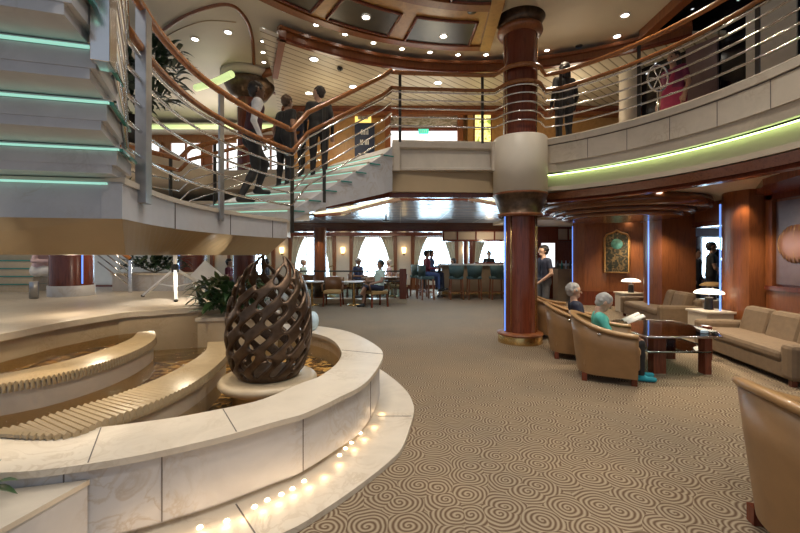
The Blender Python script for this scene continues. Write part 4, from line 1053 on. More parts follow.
for d, l in (((.8, .0, .5), .17), ((.95, -.1, .2), .16), ((-.6, -.3, .8), .2), ((-.8, .1, .6), .22), ((.2, .2, 1.), .18), ((.6, -.3, .8), .15)): leaf(m, b0 + Vector((0, 0, .06)), d, l, .045, .3)
m.build('foliage', 'leaf', t, fix=False); MB().tube([b0, b0 + Vector((0, 0, .09))], .008, 6).build('stem', 'stem', t)
q = [U(192, 317, .79).to_2d(), U(248, 317, .79).to_2d(), Vector((-1.75, 6.0)), Vector((-2.3, 6.1))]
q = [Vector((-2.46, 4.86)), Vector((-1.75, 5.0)), Vector((-1.68, 5.5)), Vector((-2.1, 5.9)), Vector((-2.5, 5.4))]
MB().prism(q, 0, .70).build('planter_block', 'marble_tan', ft); qc = sum(q, Vector((0, 0))) / len(q); MB().prism([p + (p - qc).normalized() * .03 for p in q], .70, .74).build('planter_slab', 'marble', ft)
bush('foliage_plant', 'dark green leafy plant left of the bronze sculpture', (-2.2, 5.2, .80), (.40, .30, .36), 330, .26, .085, 'leaf', .06)
t = thing('planter', 'long marble planter on the stage behind the tripod', 'planter', (-5.0, 7.7, .85))
MB().bx(-5.25, -3.95, 7.3, 7.75, .85, 1.17).build('box', 'marble_cool', t); MB().bx(-5.27, -3.93, 7.28, 7.77, 1.14, 1.18).build('top_slab', 'marble', t)
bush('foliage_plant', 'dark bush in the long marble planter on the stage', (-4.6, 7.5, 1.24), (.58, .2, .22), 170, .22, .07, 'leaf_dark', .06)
# tall plant beyond the landing
t = thing('tall_planter', 'slim planter holding the tall dark plant beyond the landing', 'planter', (-4.75, 7.0, DECK))
MB().lathe([(0, DECK), (.24, DECK), (.32, 3.9), (.28, 3.9), (.26, 3.84), (0, 3.84)], (-4.75, 7.0, 0), 24).build('pot', 'post_dark', t)
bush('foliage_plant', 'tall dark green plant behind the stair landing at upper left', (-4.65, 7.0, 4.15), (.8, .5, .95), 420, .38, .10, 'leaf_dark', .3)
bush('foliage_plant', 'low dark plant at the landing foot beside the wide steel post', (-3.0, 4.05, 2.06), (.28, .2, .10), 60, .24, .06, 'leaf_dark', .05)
# tripod and tilted white board
t = thing('tripod', 'white tripod stand on the marble stage under the landing', 'stand', (-3.42, 6.15, .85))
hub = Vector((-3.40, 6.05, 1.30)); feet = [U(143, 297, .85), U(176, 302, .85), U(215, 293, .85)]
for p in feet:
    lg = MB().bar(hub, p + Vector((0, 0, .02)), .045, .03).build('leg', 'white_enamel', t)
    MB().ell(p + Vector((0, 0, .02)), (.03, .03, .022), 10).build('rubber_foot', 'rubber', lg)
    MB().bar(hub + (p - hub) * .52, Vector((hub.x, hub.y, 1.03)), .025, .016).build('brace', 'white_enamel', t)
MB().tube([Vector((hub.x, hub.y, .95)), Vector((hub.x, hub.y, 1.95))], .03, 10).build('pole', 'white_enamel', t)
MB().lathe([(.05, -.05), (.05, .06), (.03, .07)], hub, 12).build('collar', 'rubber', t)
t = thing('tilted_board', 'square white board standing on its corner on the stage beside the tripod', 'board', (-3.3, 6.8, .85))
c = A(206, 280, 6.9); m = MB().box((0, 0, 0), (.40, .03, .40)); Mx = Matrix.Rotation(R(8), 3, 'Z') @ Matrix.Rotation(R(42), 3, 'Y'); c.z = .85 + .285
m.v = [tuple(c + Mx @ Vector(v)) for v in m.v]; m.build('panel', 'white_enamel', t)
m = MB().box((.2, 0, 0), (.02, .05, .42)); m.v = [tuple(c + Mx @ Vector(v)) for v in m.v]; m.build('edge', 'daylight' if 0 else 'white_paint', t)
# marble-and-glass stair on the stage at far left
t = thing('stage_stair', 'marble steps with glass edges at the far left of the stage', 'staircase', (-7.2, 7.3, .85))
for k, (px, z) in enumerate(((28, 1.0), (33, 1.14), (40, 1.28), (50, 1.42))):
    yy = 7.1; x1 = (px - 400) / F * yy
    o = MB().bx(-8.8, x1, yy, yy + 1.2 - .12 * k, z - .15 if k else .85, z - .02).build('tread', 'marble_tan', t)
    MB().bx(-8.8, x1 + .02, yy - .02, yy + 1.2 - .12 * k, z - .02, z).build('glass_edge', 'glass_edge', o)
MB().bx(-8.8, -6.5, 7.5, 8.1, 1.40, 2.4).build('side_wall', 'marble_tan', t)
pa = [Vector((-4.95, 7.6, .75)), Vector((-4.3, 7.0, .85))]
pa = [Vector((-5.25, 6.95, 1.25)), Vector((-4.72, 7.0, .82))]
railing('stage_railing', 'small sloping chrome and wood railing on the stage left of the long planter', 'railing', pa, [(.62, .03, 'handrail_wood', 'handrail')] + [(h, .012, 'chrome', 'rod') for h in (.5, .38, .26, .14)], [(1, .06, 'chrome')], foot=.03)
# bundle on the far rim
p = U(313, 330, RZ); o = MB().ell((p.x, p.y - .02, RZ + .13), (.085, .085, .135), 16).build('bundle', 'bundle'); tag(o, 'shiny pale blue rounded bundle on the far fountain rim behind the sculpture', 'bundle')
# ================================================================== BAR AND FAR LOUNGE
BY = 14.2
t = thing('bar_counter', 'long pale bar counter behind the teal stools', 'bar', (3.2, BY + .3, 0))
MB().bx(1.35, 6.2, BY, BY + .55, 1.14, 1.20).build('worktop', 'table_white', t, bevel=.01)
MB().bx(1.5, 6.2, BY + .15, BY + .5, 0, 1.14).build('front_panel', 'bar_front', t)
MB().bx(1.5, 6.2, BY + .05, BY + .15, .12, .2).build('foot_rail', 'brass', t)
t = thing('bar_canopy', 'cream panelled canopy with dark frame hanging over the bar', 'canopy', (4, BY, 2.0))
MB().bx(1.55, 6.4, BY - .1, BY + .5, 2.06, 2.44).build('cream_panel', 'cream_lower', t)
m = MB()
for z in (2.0, 2.44): m.bx(1.5, 6.45, BY - .15, BY + .55, z, z + .06)
for x in (1.5, 2.0, 2.65, 3.3, 3.95, 4.6, 5.25, 5.9): m.bx(x, x + .05, BY - .13, BY - .09, 2.0, 2.48)
m.build('frame', 'mahogany', t)
for x in (2.35, 2.55): tag(MB().bx(x - .06, x + .06, BY + .2, BY + .32, 1.2, 2.0).build('bar_post', 'mahogany'), '%s of the two dark posts between bar counter and canopy' % ('left' if x < 2.4 else 'right'), 'post')
o = MB().bx(2.72, 3.9, BY + .32, BY + .36, 1.2, 1.26).build('bar_ledge', 'mahogany'); tag(o, 'dark ledge along the back of the bar counter', 'ledge')
t = thing('bar_pedestal', 'shiny wire pedestal under the left end of the bar', 'pedestal', (1.42, BY + .2, 0))
MB().lathe([(.30, 0), (.26, .05), (.06, .1), (.06, 1.05), (.2, 1.13), (0, 1.14)], (1.42, BY + .25, 0), 20).build('leg', 'chrome', t)
# drinks cabinet front right of the column
o = MB().bx(5.2, 6.1, 13.2, 13.6, 0, 1.05).build('bar_end_counter', 'bar_front'); tag(o, 'beige bar end counter behind the standing man', 'counter')
for k in range(5):
    t = thing('bottle', '%s bottle from the left on the bar end counter behind the standing man' % ORD[k], 'bottle', (5.28 + k * .14, 13.4, 1.05), 'bottles on the bar end counter')
    MB().lathe([(0, 1.05), (.035, 1.05), (.035, 1.22), (.014, 1.27), (.014, 1.33), (0, 1.33)], (5.28 + k * .14, 13.4, 0), 10).build('glass', ['dark_glass', 'glass_edge', 'white_gloss'][k % 3], t)
def bar_stool():
    t = thing('bar_stool', 'x', 'stool', (0, 0, 0), 'teal bar stools')
    MB().box((0, 0, .74), (.46, .46, .10)).build('seat', 'stool_teal', t, bevel=.03)
    m = MB(); n = 16; vs = []
    for i in range(n + 1):
        a = R(205 + 130 * i / n); c_, s_ = math.cos(a), math.sin(a)
        vs += [(.25 * c_, .24 * s_, .74), (.30 * c_, .28 * s_, 1.16), (.27 * c_, .25 * s_, 1.17), (.21 * c_, .20 * s_, .76)]
    fs = [(i * 4 + j, i * 4 + (j + 1) % 4, i * 4 + 4 + (j + 1) % 4, i * 4 + 4 + j) for i in range(n) for j in range(4)] + [(0, 1, 2, 3), tuple(n * 4 + k for k in range(4))]
    m.add(vs, fs, 0, True).build('backrest', 'stool_teal', t)
    for x in (-.19, .19):
        for y in (-.19, .19): MB().bar((x, y, .70), (x * 1.15, y * 1.15, 0), .045, .045).build('leg', 'wood_panel', t)
    m = MB()
    for s in (-1, 1): m.bar((-.2, s * .205, .26), (.2, s * .205, .26), .025, .025); m.bar((s * .205, -.2, .26), (s * .205, .2, .26), .025, .025)
    m.build('stretcher', 'wood_panel', t); return t
s0 = bar_stool(); first = True
for px, Y, rz, lab in ((456, 13.75, 0, 'teal bar stool just right of the bar end, next to the occupied stool'), (474, 13.75, 0, 'teal bar stool in front of the two dark posts'), (497, 13.7, 0, 'teal bar stool half hidden by the big column'), (425.5, 13.7, -70, 'teal bar stool carrying the person in maroon'), (418.5, 14.6, -60, 'teal bar stool farthest left, behind the occupied one')):
    o = s0 if first else copy_tree(s0); first = False
    o.location = ((px - 400) / F * Y, Y, 0); o.rotation_euler.z = R(rz); o['label'] = lab
# low railing with curb of the seating bay
t = thing('bay_railing', 'low dark railing with wood end post round the far seating bay', 'railing', (0, 12.9, 0))
MB().bx(-3.4, .22, 12.55, 12.85, 0, .13).build('curb', 'marble_tan', t)
for z in (.98, .66): MB().bx(-3.4, .1, 12.67, 12.72, z, z + .045).build('rail', 'post_dark', t)
MB().bx(-.02, .2, 12.55, 12.83, .13, 1.08).build('end_post', 'mahogany', t, bevel=.01)
for x in (-3.3, -2.4, -1.5, -.7): MB().bx(x - .02, x + .02, 12.68, 12.71, .13, 1.0).build('post', 'post_dark', t)
MB().bx(-3.4, 0, 12.69, 12.70, .18, .62).build('glass', 'clear_glass', t)
def lounge_chair():
    t = thing('lounge_chair', 'x', 'chair', (0, 0, 0), 'brown lounge chairs in the far bay')
    MB().box((0, 0, .42), (.52, .54, .10)).build('seat', 'seat_gold', t, bevel=.03)
    m = MB(); n = 14; vs = []
    for i in range(n + 1):
        a = R(200 + 140 * i / n); c_, s_ = math.cos(a), math.sin(a)
        vs += [(.29 * c_, .29 * s_, .42), (.33 * c_, .34 * s_, .84), (.29 * c_, .30 * s_, .85), (.25 * c_, .25 * s_, .42)]
    fs = [(i * 4 + j, i * 4 + (j + 1) % 4, i * 4 + 4 + (j + 1) % 4, i * 4 + 4 + j) for i in range(n) for j in range(4)] + [(0, 1, 2, 3), tuple(n * 4 + k for k in range(4))]
    m.add(vs, fs, 0, True).build('backrest', 'chair_brown', t)
    for s in (-1, 1):
        MB().tube([(s * .31, -.12, .66), (s * .31, .2, .64), (s * .29, .26, .45)], .025, 8).build('armrest', 'chair_brown', t)
        for y in (-.22, .23): MB().bar((s * .24, y, .40), (s * .26, y * 1.1, 0), .045, .045).build('leg', 'mahogany', t)
    return t
c0 = lounge_chair(); first = True
for px, Y, rz, lab in ((333.5, 12.0, 180, 'brown lounge chair with a golden seat, empty, before the far railing'), (376, 11.8, -150, 'brown lounge chair under the man in light green'), (398, 14.2, 120, 'brown lounge chair behind the railing end post'), (312, 13.9, 0, 'brown lounge chair behind the railing at the wood column')):
    o = c0 if first else copy_tree(c0); first = False
    o.location = ((px - 400) / F * Y, Y, 0); o.rotation_euler.z = R(rz); o['label'] = lab
for px, Y, lab in ((354, 12.05, 'small white cafe table on a brass pedestal beside the man in light green'), (312, 12.05, 'small white cafe table on a brass pedestal left of the empty chair'), (366, 14.8, 'white cafe table behind the railing in front of the far windows'), (392, 14.6, 'white cafe table behind the railing end'), (330, 14.6, 'white cafe table behind the railing near the wood column')):
    x = (px - 400) / F * Y; t = thing('cafe_table', lab, 'table', (x, Y, 0), 'white cafe tables')
    MB().lathe([(0, .70), (.36, .70), (.37, .715), (.36, .73), (0, .73)], (x, Y, 0), 28).build('top', 'table_white', t)
    MB().lathe([(.04, .02), (.035, .70)], (x, Y, 0), 12).build('pedestal', 'brass', t); MB().lathe([(0, 0), (.22, 0), (.2, .03), (.04, .06)], (x, Y, 0), 20).build('foot', 'brass', t)
# curtains, sconces, round ceiling lamps
for i, w in enumerate(WX):
    for s in (-1, 1):
        t = thing('curtain', '%s curtain of the %s far window from the left' % ('left' if s < 0 else 'right', ORD[i]), 'curtain', (w + s * .7, 17.9, 0), 'cream curtains')
        vs = []; n = 18; rows = 8
        for j in range(rows + 1):
            k = j / rows; z = 2.34 - 1.84 * k; wd = .46 * (1 - k) ** 2.2 + .15
            for q in range(n + 1):
                u = q / n; vs.append((w + s * (.92 - wd * u), 17.86 + .03 * math.sin(u * 26 + j * .2), z))
        fs = [(j * (n + 1) + q, j * (n + 1) + q + 1, (j + 1) * (n + 1) + q + 1, (j + 1) * (n + 1) + q) for j in range(rows) for q in range(n)]
        o = MB().add(vs, fs, 0, True).build('drape', 'curtain_cream', t); md = o.modifiers.new('t', 'SOLIDIFY'); md.thickness = .012
        MB().tube([(w + s * .96, 17.84, 1.05), (w + s * .72, 17.82, .98)], .02, 6).build('tieback', 'brass', t)
for i, (a, b) in enumerate(zip(WX, WX[1:])):
    x = (a + b) / 2; t = thing('sconce', '%s glowing wall sconce from the left between the far windows' % ORD[i], 'wall lamp', (x, 17.95, 1.75), 'sconces between the windows')
    MB().lathe([(.07, 1.60), (.10, 1.85), (.09, 1.86), (.06, 1.62)], (x, 17.9, 0), 16).build('shade', 'sconce_glow', t)
    MB().bx(x - .04, x + .04, 17.93, 18.0, 1.52, 1.66).build('bracket', 'brass', t)
for px, Y, r, lab in ((357, 15.6, .95, 'round white ceiling ring light left of the bar canopy'), (459, 15.6, 1.0, 'round blue-white ceiling ring light above the bar stools'), (305, 15.6, .9, 'round white ceiling ring light nearest the stair')):
    x = (px - 400) / F * Y; t = thing('ring_light', lab, 'ceiling lamp', (x, Y, 2.6))
    MB().lathe([(0, 2.60), (r, 2.60), (r, 2.62), (0, 2.62)], (x, Y, 0), 40).build('diffuser', 'ring_white', t)
    MB().lathe([(r, 2.61), (r, 2.54), (r + .12, 2.54), (r + .12, 2.61)], (x, Y, 0), 40).build('rim', 'mahogany', t)
# ================================================================== UPPER DECK FITTINGS
t = thing('notice_sign', 'dark blue notice board with faint pale lettering on the upper back wall', 'board', (-.8, 10.3, 4.2))
x0, x1 = (354.5 - 400) / F * 10.3, (374.5 - 400) / F * 10.3
MB().bx(x0, x1, 10.33, 10.38, DECK + .15, 4.92).build('panel', 'blue_board', t)
m = MB()
for r_, (a, b) in enumerate(((.30, .70), (.28, .42), (.5, .72))):
    z = (4.62, 4.36, 4.36)[r_]
    for k in range(5 if r_ == 0 else 3):
        u = a + (b - a) * (k + .5) / (5 if r_ == 0 else 3); x = x0 + (x1 - x0) * u; m.bx(x - .012, x + .012, 10.322, 10.332, z, z + (.09 if k % 2 else .13))
for z in (4.12, 4.04, 3.96): m.bx(x0 + .1, x1 - .1, 10.322, 10.332, z, z + .02)
m.build('lettering', 'paper', t)
t = thing('lit_picture', 'small framed picture glowing yellow above the blue notice board', 'picture', (-.95, 10.3, 5.0))
x0, x1 = (355 - 400) / F * 10.3, (371 - 400) / F * 10.3
MB().bx(x0, x1, 10.30, 10.36, 4.94, 5.26).build('frame', 'picture_lit', t); MB().bx(x0 + .07, x1 - .07, 10.28, 10.31, 5.0, 5.2).build('image', 'mural', t)
t = thing('mural_panel', 'long blurred mural panel above the white counter on the upper deck', 'mural', (.6, 10.3, 4.9))
x0, x1 = (389 - 400) / F * 10.3, (459 - 400) / F * 10.3
MB().bx(x0, x1, 10.32, 10.38, 4.78, 5.24).build('image', 'mural', t); MB().bx(x0, x1, 10.28, 10.36, 4.72, 4.79).build('ledge', 'mahogany', t)
o = MB().bx(x0 - .02, x1, 10.30, 10.38, DECK + .1, 4.70).build('white_screen', 'screen_white'); tag(o, 'bright white counter screen at the back of the upper deck', 'screen')
for k, px in enumerate((388, 460, 470)):
    x = (px - 400) / F * 10.25; o = MB().bx(x - .07, x + .07, 10.18, 10.36, DECK, 5.1).build('wall_post', 'wood_panel' if k != 2 else 'gold_wood'); tag(o, ['wood post left of the white counter screen', 'dark wood post right of the white counter screen', 'golden wood post beside the stained glass'][k], 'post')
t = thing('exit_sign', 'small green exit sign on the white counter screen', 'sign', (.65, 10.2, 4.66))
x = (423.5 - 400) / F * 10.2; MB().bx(x - .13, x + .13, 10.17, 10.2, 4.60, 4.72).build('sign_box', 'exit_green', t)
m = MB(); zz = 4.625; hh = .07; wl = .035; xx = x - .09
def let(ch, xx):
    T = {'E': [((0, 0), (0, 1)), ((0, 0), (1, 0)), ((0, .5), (.8, .5)), ((0, 1), (1, 1))], 'X': [((0, 0), (1, 1)), ((0, 1), (1, 0))], 'I': [((.5, 0), (.5, 1))], 'T': [((.5, 0), (.5, 1)), ((0, 1), (1, 1))]}
    for a, b in T[ch]: m.bar((xx + a[0] * wl, 10.166, zz + a[1] * hh), (xx + b[0] * wl, 10.166, zz + b[1] * hh), .008, .008)
for k, ch_ in enumerate('EXIT'): let(ch_, xx + k * .048)
m.build('lettering', 'paper', t)
x0, x1 = (475 - 400) / F * 10.1, (492 - 400) / F * 10.1
t = thing('stained_glass_panel', 'glowing yellow stained glass panel left of the column on the upper deck', 'panel', (2.1, 10.1, 4))
MB().bx(x0, x1, 10.2, 10.24, DECK + .05, 5.12).build('glass', 'stained_glass', t)
m = MB()
for x in (x0, (x0 + x1) / 2, x1): m.bx(x - .015, x + .015, 10.17, 10.25, DECK, 5.12)
for z in (3.8, 4.25, 4.7): m.bx(x0, x1, 10.18, 10.22, z, z + .015)
m.build('frame', 'mahogany', t)
t = thing('ring_ornament', 'round silver ring ornament with spokes beside the woman in red', 'ornament', A(657, 77, 6.2))
c = A(658, 78, 6.35); m = MB(); m.tube([c + Vector((.16 * math.cos(q * PI / 12), 0, .21 * math.sin(q * PI / 12))) for q in range(24)], .016, 8, True); m.build('ring', 'chrome', t)
m = MB()
for q in range(6): m.tube([c, c + Vector((.15 * math.cos(q * PI / 3), 0, .2 * math.sin(q * PI / 3)))], .008, 6)
m.build('spoke', 'chrome', t)
MB().tube([c - Vector((0, 0, .2)), Vector((c.x, c.y, DECK))], .015, 6).build('stand', 'chrome', t)
# ceiling lamps
def downlight(p, r, lab, grp, down=.012):
    t = thing('downlight', lab, 'ceiling lamp', p, grp)
    MB().lathe([(0, -down * .5), (r, -down * .5)], p, 16).build('lens', 'downlight_lens', t); MB().lathe([(r, -down), (r * 1.35, -down), (r * 1.4, 0)], p, 16).build('trim_ring', 'white_paint', t)
for k, (px, py) in enumerate(((285, 10), (316, 24.5), (345, 34), (373.5, 42.5), (402, 48.5), (430, 52), (458, 54.5), (486, 54.5), (547, 50))):
    downlight(U(px, py, ZC), .045, '%s small downlight from the left along the curved cream ceiling band' % ORD[k], 'downlights of the curved ceiling band')
for k, (px, py) in enumerate(((263, 28.5), (263, 41), (263, 52), (264, 62))):
    downlight(U(px, py, ZC), .04, '%s downlight from the top in the short column of four at upper left' % ORD[k], 'column of four ceiling downlights')
for k, (px, py) in enumerate(((314, 59), (353, 86.5), (438, 82.5), (309, 93))):
    downlight(U(px, py, 5.3), .075, '%s' % ['downlight of the slatted ceiling nearest the wood fascia at left', 'downlight of the slatted ceiling above the stair handrail bend', 'downlight of the slatted ceiling above the balcony handrail', 'downlight of the slatted ceiling beside the man in black'][k], 'slatted ceiling downlights')
for px, py, lab in ((195, 39, 'larger downlight on the plain cream ceiling at upper left, left one'), (228, 32, 'larger downlight on the plain cream ceiling at upper left, right one'), (625, 15, 'downlight on the cream ceiling at upper right, nearer the wood edge'), (617, 36, 'downlight on the cream ceiling at upper right, nearer the column')):
    downlight(U(px, py, ZC), .06, lab, None)
downlight(U(366, 17, 5.50), .06, 'downlight inside the left large dark glass coffer', None); downlight(U(443.5, 36, 5.50), .06, 'downlight inside the dark glass coffer nearest the column', None)
for k, (px, py, z) in enumerate(((659, 191.5, 2.63), (702, 197.5, 2.63), (628, 221, 2.5), (617, 218, 2.5), (640, 217, 2.5), (634, 227, 2.5), (563, 224, 2.63))):
    downlight(U(px, py, z), .06, 'lower ceiling downlight, %s' % ['left of the two in the cream patch above the doorway', 'right of the two in the cream patch above the doorway', 'second of the small ones above the painting', 'leftmost of the small ones above the painting', 'third of the small ones above the painting', 'lowest and largest one right above the painting', 'alone right of the column drum'][k], None)
for k, px in enumerate((305, 333, 353, 371, 391, 411, 431)):
    p = U(px, 229.5, 2.30); p = Vector(((px - 400) / F * 13.55, 13.55, 2.298)); downlight(p, .05, '%s downlight from the left under the long mahogany beam' % ORD[k], 'beam downlights')
o = MB().ell(U(340, 67.5, 5.3) - Vector((0, 0, .02)), (.06, .06, .05), 14).build('ceiling_camera', 'black_gloss'); tag(o, 'black dome ceiling camera on the slatted ceiling', 'camera')
o = MB().lathe([(0, -.02), (.06, -.02), (.07, 0)], U(579, 46, ZC), 16).build('smoke_detector', 'post_dark'); tag(o, 'small dark detector on the cream ceiling right of the column', 'detector')
o = MB().lathe([(0, -.02), (.07, -.02), (.08, 0)], U(472, 11, 5.5), 16).build('smoke_detector', 'post_dark'); tag(o, 'small dark detector on the wood ceiling ring', 'detector')
t = thing('ceiling_sprinkler', 'dark sprinkler hanging from the glossy ceiling panels', 'sprinkler', U(386, 216, 2.59))
p = U(386, 216, 2.59); MB().tube([p, p - Vector((0, 0, .12))], .02, 8).build('pipe', 'post_dark', t); MB().lathe([(.09, -.12), (.10, -.14), (0, -.15)], p, 14).build('head', 'post_dark', t)
# landing downlights on the tan soffit
for px, lab in ((20, 'lamp tucked under the landing edge at far left'), (207, 'lamp tucked under the landing edge above the tilted board')):
    pass
o = thing('litter_bin', 'brushed steel bin at the edge of the stage steps', 'bin', U(34, 298, .85))
p = U(34, 299, .85); MB().lathe([(0, .86), (.055, .86), (.055, 1.1), (.05, 1.11), (0, 1.11)], (p.x, p.y, 0), 16).build('body', 'steel_brushed', o)
# ================================================================== PEOPLE
def cmat(name, c, rough=.75):
    if name not in MATS: plain(name, c, rough, 0, .12, 20)
    return name
cmat('skin_light', (.52, .32, .23), .5); cmat('skin_dark', (.16, .085, .05), .5); cmat('skin_mid', (.36, .20, .13), .5)
cmat('eye', (.02, .02, .02), .2); cmat('lip', (.38, .15, .12), .5); cmat('hair_dark', (.018, .014, .012), .5); cmat('hair_grey', (.34, .33, .32), .6); cmat('hair_white', (.62, .60, .57), .6); cmat('hair_brown', (.09, .05, .03), .6)
cmat('shoe_black', (.015, .015, .016), .4); cmat('cloth_black', (.016, .016, .018)); cmat('cloth_navy', (.016, .02, .045)); cmat('cloth_white', (.72, .71, .70)); cmat('vest_maroon', (.055, .012, .02))
cmat('cloth_maroon', (.16, .02, .04)); cmat('cloth_turquoise', (.09, .46, .40)); cmat('cloth_sage', (.42, .52, .44)); cmat('cloth_blue', (.06, .10, .25)); cmat('cloth_grey', (.12, .12, .13)); cmat('cloth_khaki', (.24, .19, .12)); cmat('cloth_red', (.30, .02, .07)); cmat('shoe_blue', (.03, .35, .45)); cmat('cloth_pink', (.62, .45, .48))
def person(lab, loc, face, H=1.72, pose='stand', skin='skin_light', hair='hair_dark', top='cloth_black', bottom='cloth_black', shoe='shoe_black', sleeve='short', seat=.45, lean=0., yaw=0., pitch=0., arms=None, legs=None, long_hair=False, shorts=False, dress=False, cap=None, vest=None, group=None, lr=None, h=.0125, bald=False):
    """facing `face` degrees (0 = +X); joints are given in the figure's own frame: x forward, y left, z up"""
    s = H / 1.75; V_ = lambda x, y, z: np.array([x, y, z], float) * s
    mats = [skin, top, bottom, shoe, 'eye', 'lip', vest or top]
    SK, TP, BT, SH, EY, LP, VS = range(7); pr = []
    ps = .95 if pose != 'sit' else (seat + .10) / s
    pel = V_(0, 0, ps); dz = ps - .95
    cl, sl = math.cos(R(lean)), math.sin(R(lean))
    def up(x, y, z):                               # torso point (standing coordinates), leaned about the pelvis
        zz = z - .95; return V_(x * cl + zz * sl, y, ps + zz * cl - x * sl)
    def add(a, b, ra, rb, m, k=.02): pr.append((a, b, ra * s, rb * s, m, k))
    ch = VS if vest else TP
    for y in (-.075, .075):
        add(up(0, y, .98), up(0, y * 1.05, 1.16), .105, .098, BT if 0 else ch, .03); add(up(0, y * 1.05, 1.16), up(.01, y * 1.25, 1.36), .098, .105, ch, .03)
        add(up(-.005, y * 1.2, .93), up(0, y, 1.0), .108, .105, BT, .03)
    add(up(0, -.14, 1.41), up(0, .14, 1.41), .062, .062, ch, .03)
    add(up(0, 0, 1.42), up(.015, 0, 1.52), .058, .052, SK, .015)
    nk = up(.012, 0, 1.50); yw, pt = R(yaw), R(pitch)
    def hd(x, y, z):                               # head point relative to the neck top, turned
        x, z = x * math.cos(pt) + z * math.sin(pt) , z * math.cos(pt) - x * math.sin(pt)
        x, y = x * math.cos(yw) - y * math.sin(yw), x * math.sin(yw) + y * math.cos(yw)
        return nk + np.array([x, y, z]) * s
    add(hd(-.012, 0, .155), hd(.022, 0, .15), .092, .085, SK, .02); add(hd(.03, 0, .09), hd(.055, 0, .05), .062, .042, SK, .02)
    add(hd(.104, 0, .13), hd(.122, 0, .098), .009, .015, SK, .008)
    for y in (-1, 1):
        add(hd(0, y * .088, .14), hd(-.005, y * .092, .105), .016, .012, SK, .006); add(hd(.094, y * .033, .138), hd(.096, y * .033, .138), .012, .012, EY, .003)
    add(hd(.091, -.02, .058), hd(.091, .02, .058), .009, .009, LP, .004)
    A_ = arms or {}
    for nm, y in (('l', 1), ('r', -1)):
        sh = up(0, y * .175, 1.405)
        if pose == 'sit': e0, w0 = up(.02, y * .24, 1.13), V_(.30, y * .15, ps + .17)
        else: e0, w0 = up(-.03, y * .245, 1.12), up(.07, y * .245, .88)
        e, w = A_.get(nm, (None, None)); e = V_(e[0], e[1] * y, e[2] + dz) if e else e0; w = V_(w[0], w[1] * y, w[2] + dz) if w else w0
        add(sh, sh + (e - sh) * .55, .062 + (.012 if vest else 0), .052, TP, .025); add(sh + (e - sh) * .5, e, .050, .040, SK if sleeve in ('short', 'none') else TP, .02)
        add(e, w, .040, .027, TP if sleeve == 'long' else SK, .015)
        d = (w - e) / max(1e-6, np.linalg.norm(w - e)); side = np.cross(d, [0, 0, 1.]); side = side / max(1e-6, np.linalg.norm(side)); nv = np.cross(side, d)
        pm = w + d * .075 * s; add(w, pm, .026, .030, SK, .01)
        add(w + side * .018 * s, pm + side * .026 * s, .02, .018, SK, .01); add(w - side * .018 * s, pm - side * .026 * s, .02, .018, SK, .01)
        for f_, ln in ((-.033, .060), (-.011, .074), (.011, .078), (.033, .070)):
            a = pm + side * f_ * s + d * .012 * s; b = a + (d * .75 + nv * -.25) * ln * .55 * s; c_ = b + (d * .45 - nv * .6) * ln * .55 * s
            add(a, b, .0095, .009, SK, .003); add(b, c_, .009, .0075, SK, .003)
        a = w + d * .02 * s + side * .03 * s * y; b = a + (d * .5 + side * .8 * y) * .04 * s; c_ = b + d * .032 * s; add(a, b, .012, .0105, SK, .004); add(b, c_, .0105, .009, SK, .004)
    L_ = legs or {}
    for nm, y in (('l', 1), ('r', -1)):
        hp = V_(0, y * .095, ps - .02)
        if pose == 'sit': k0, a0 = V_(.44, y * .12, ps + .01), V_(.47, y * .11, .085)
        else: k0, a0 = V_(.025, y * .105, .51), V_(-.02, y * .11, .085)
        k_, a_ = L_.get(nm, (None, None)); k_ = V_(k_[0], k_[1] * y, k_[2]) if k_ else k0; a_ = V_(a_[0], a_[1] * y, a_[2]) if a_ else a0
        add(hp, hp + (k_ - hp) * .85, .093, .068, BT, .03); add(hp + (k_ - hp) * .8, k_, .070, .058, BT, .02)
        lo = SK if (shorts or dress) else BT
        add(k_, k_ + (a_ - k_) * .35, .057, .058, lo, .02); add(k_ + (a_ - k_) * .35, a_ + np.array([0, 0, .01]), .058, .042 if not shorts else .034, lo, .02)
        fd = np.array([1, y * .12, 0.]); toe = a_ + (fd * .155) * s; toe[2] = a_[2] - .045 * s; heel = a_ - np.array([.03, 0, .045]) * s
        add(heel, toe, .040, .034, SH, .015); add(a_, a_ + np.array([.02, 0, -.03]) * s, .042, .045, SH, .015)
    if dress:
        add(V_(0, -.05, ps), V_(0, -.07, .12), .15, .17, BT, .05); add(V_(0, .05, ps), V_(0, .07, .12), .15, .17, BT, .05)
        add(up(.06, .1, 1.38), up(.10, -.08, 1.0), .05, .07, BT, .03)
    z0 = min(min(p[0][2] - p[2], p[1][2] - p[3]) for p in pr)
    t = blob(pr, 'person', mats, None, h, .02)
    hp_ = []
    def addh(a, b, ra, rb, k=.015): hp_.append((a, b, ra * s, rb * s, 0, k))
    if not bald:
        addh(hd(-.03, 0, .175), hd(.012, 0, .188), .092, .080); addh(hd(-.045, 0, .13), hd(-.05, 0, .10), .080, .062)
        for y in (-1, 1): addh(hd(-.02, y * .05, .17), hd(-.025, y * .066, .12), .045, .030)
        if long_hair:
            for y in (-1, 0, 1): addh(hd(-.05, y * .045, .12), hd(-.055, y * .06, -.02), .055, .045)
        if bald is None: pass
        rg = random.Random(int(H * 1000) + len(lab))
        for _ in range(34):
            q = rg.uniform(-2.5, 2.5); e = rg.uniform(-.15, 1.5); c_ = hd(-.022 - .088 * math.cos(q) * math.cos(e), .088 * math.sin(q) * math.cos(e), .15 + .10 * math.sin(e))
            addh(c_, c_, .026, .026, .006)
        hr = blob(hp_, 'hair', [hair], t, .011, .015); hr.location = (0, 0, 0)
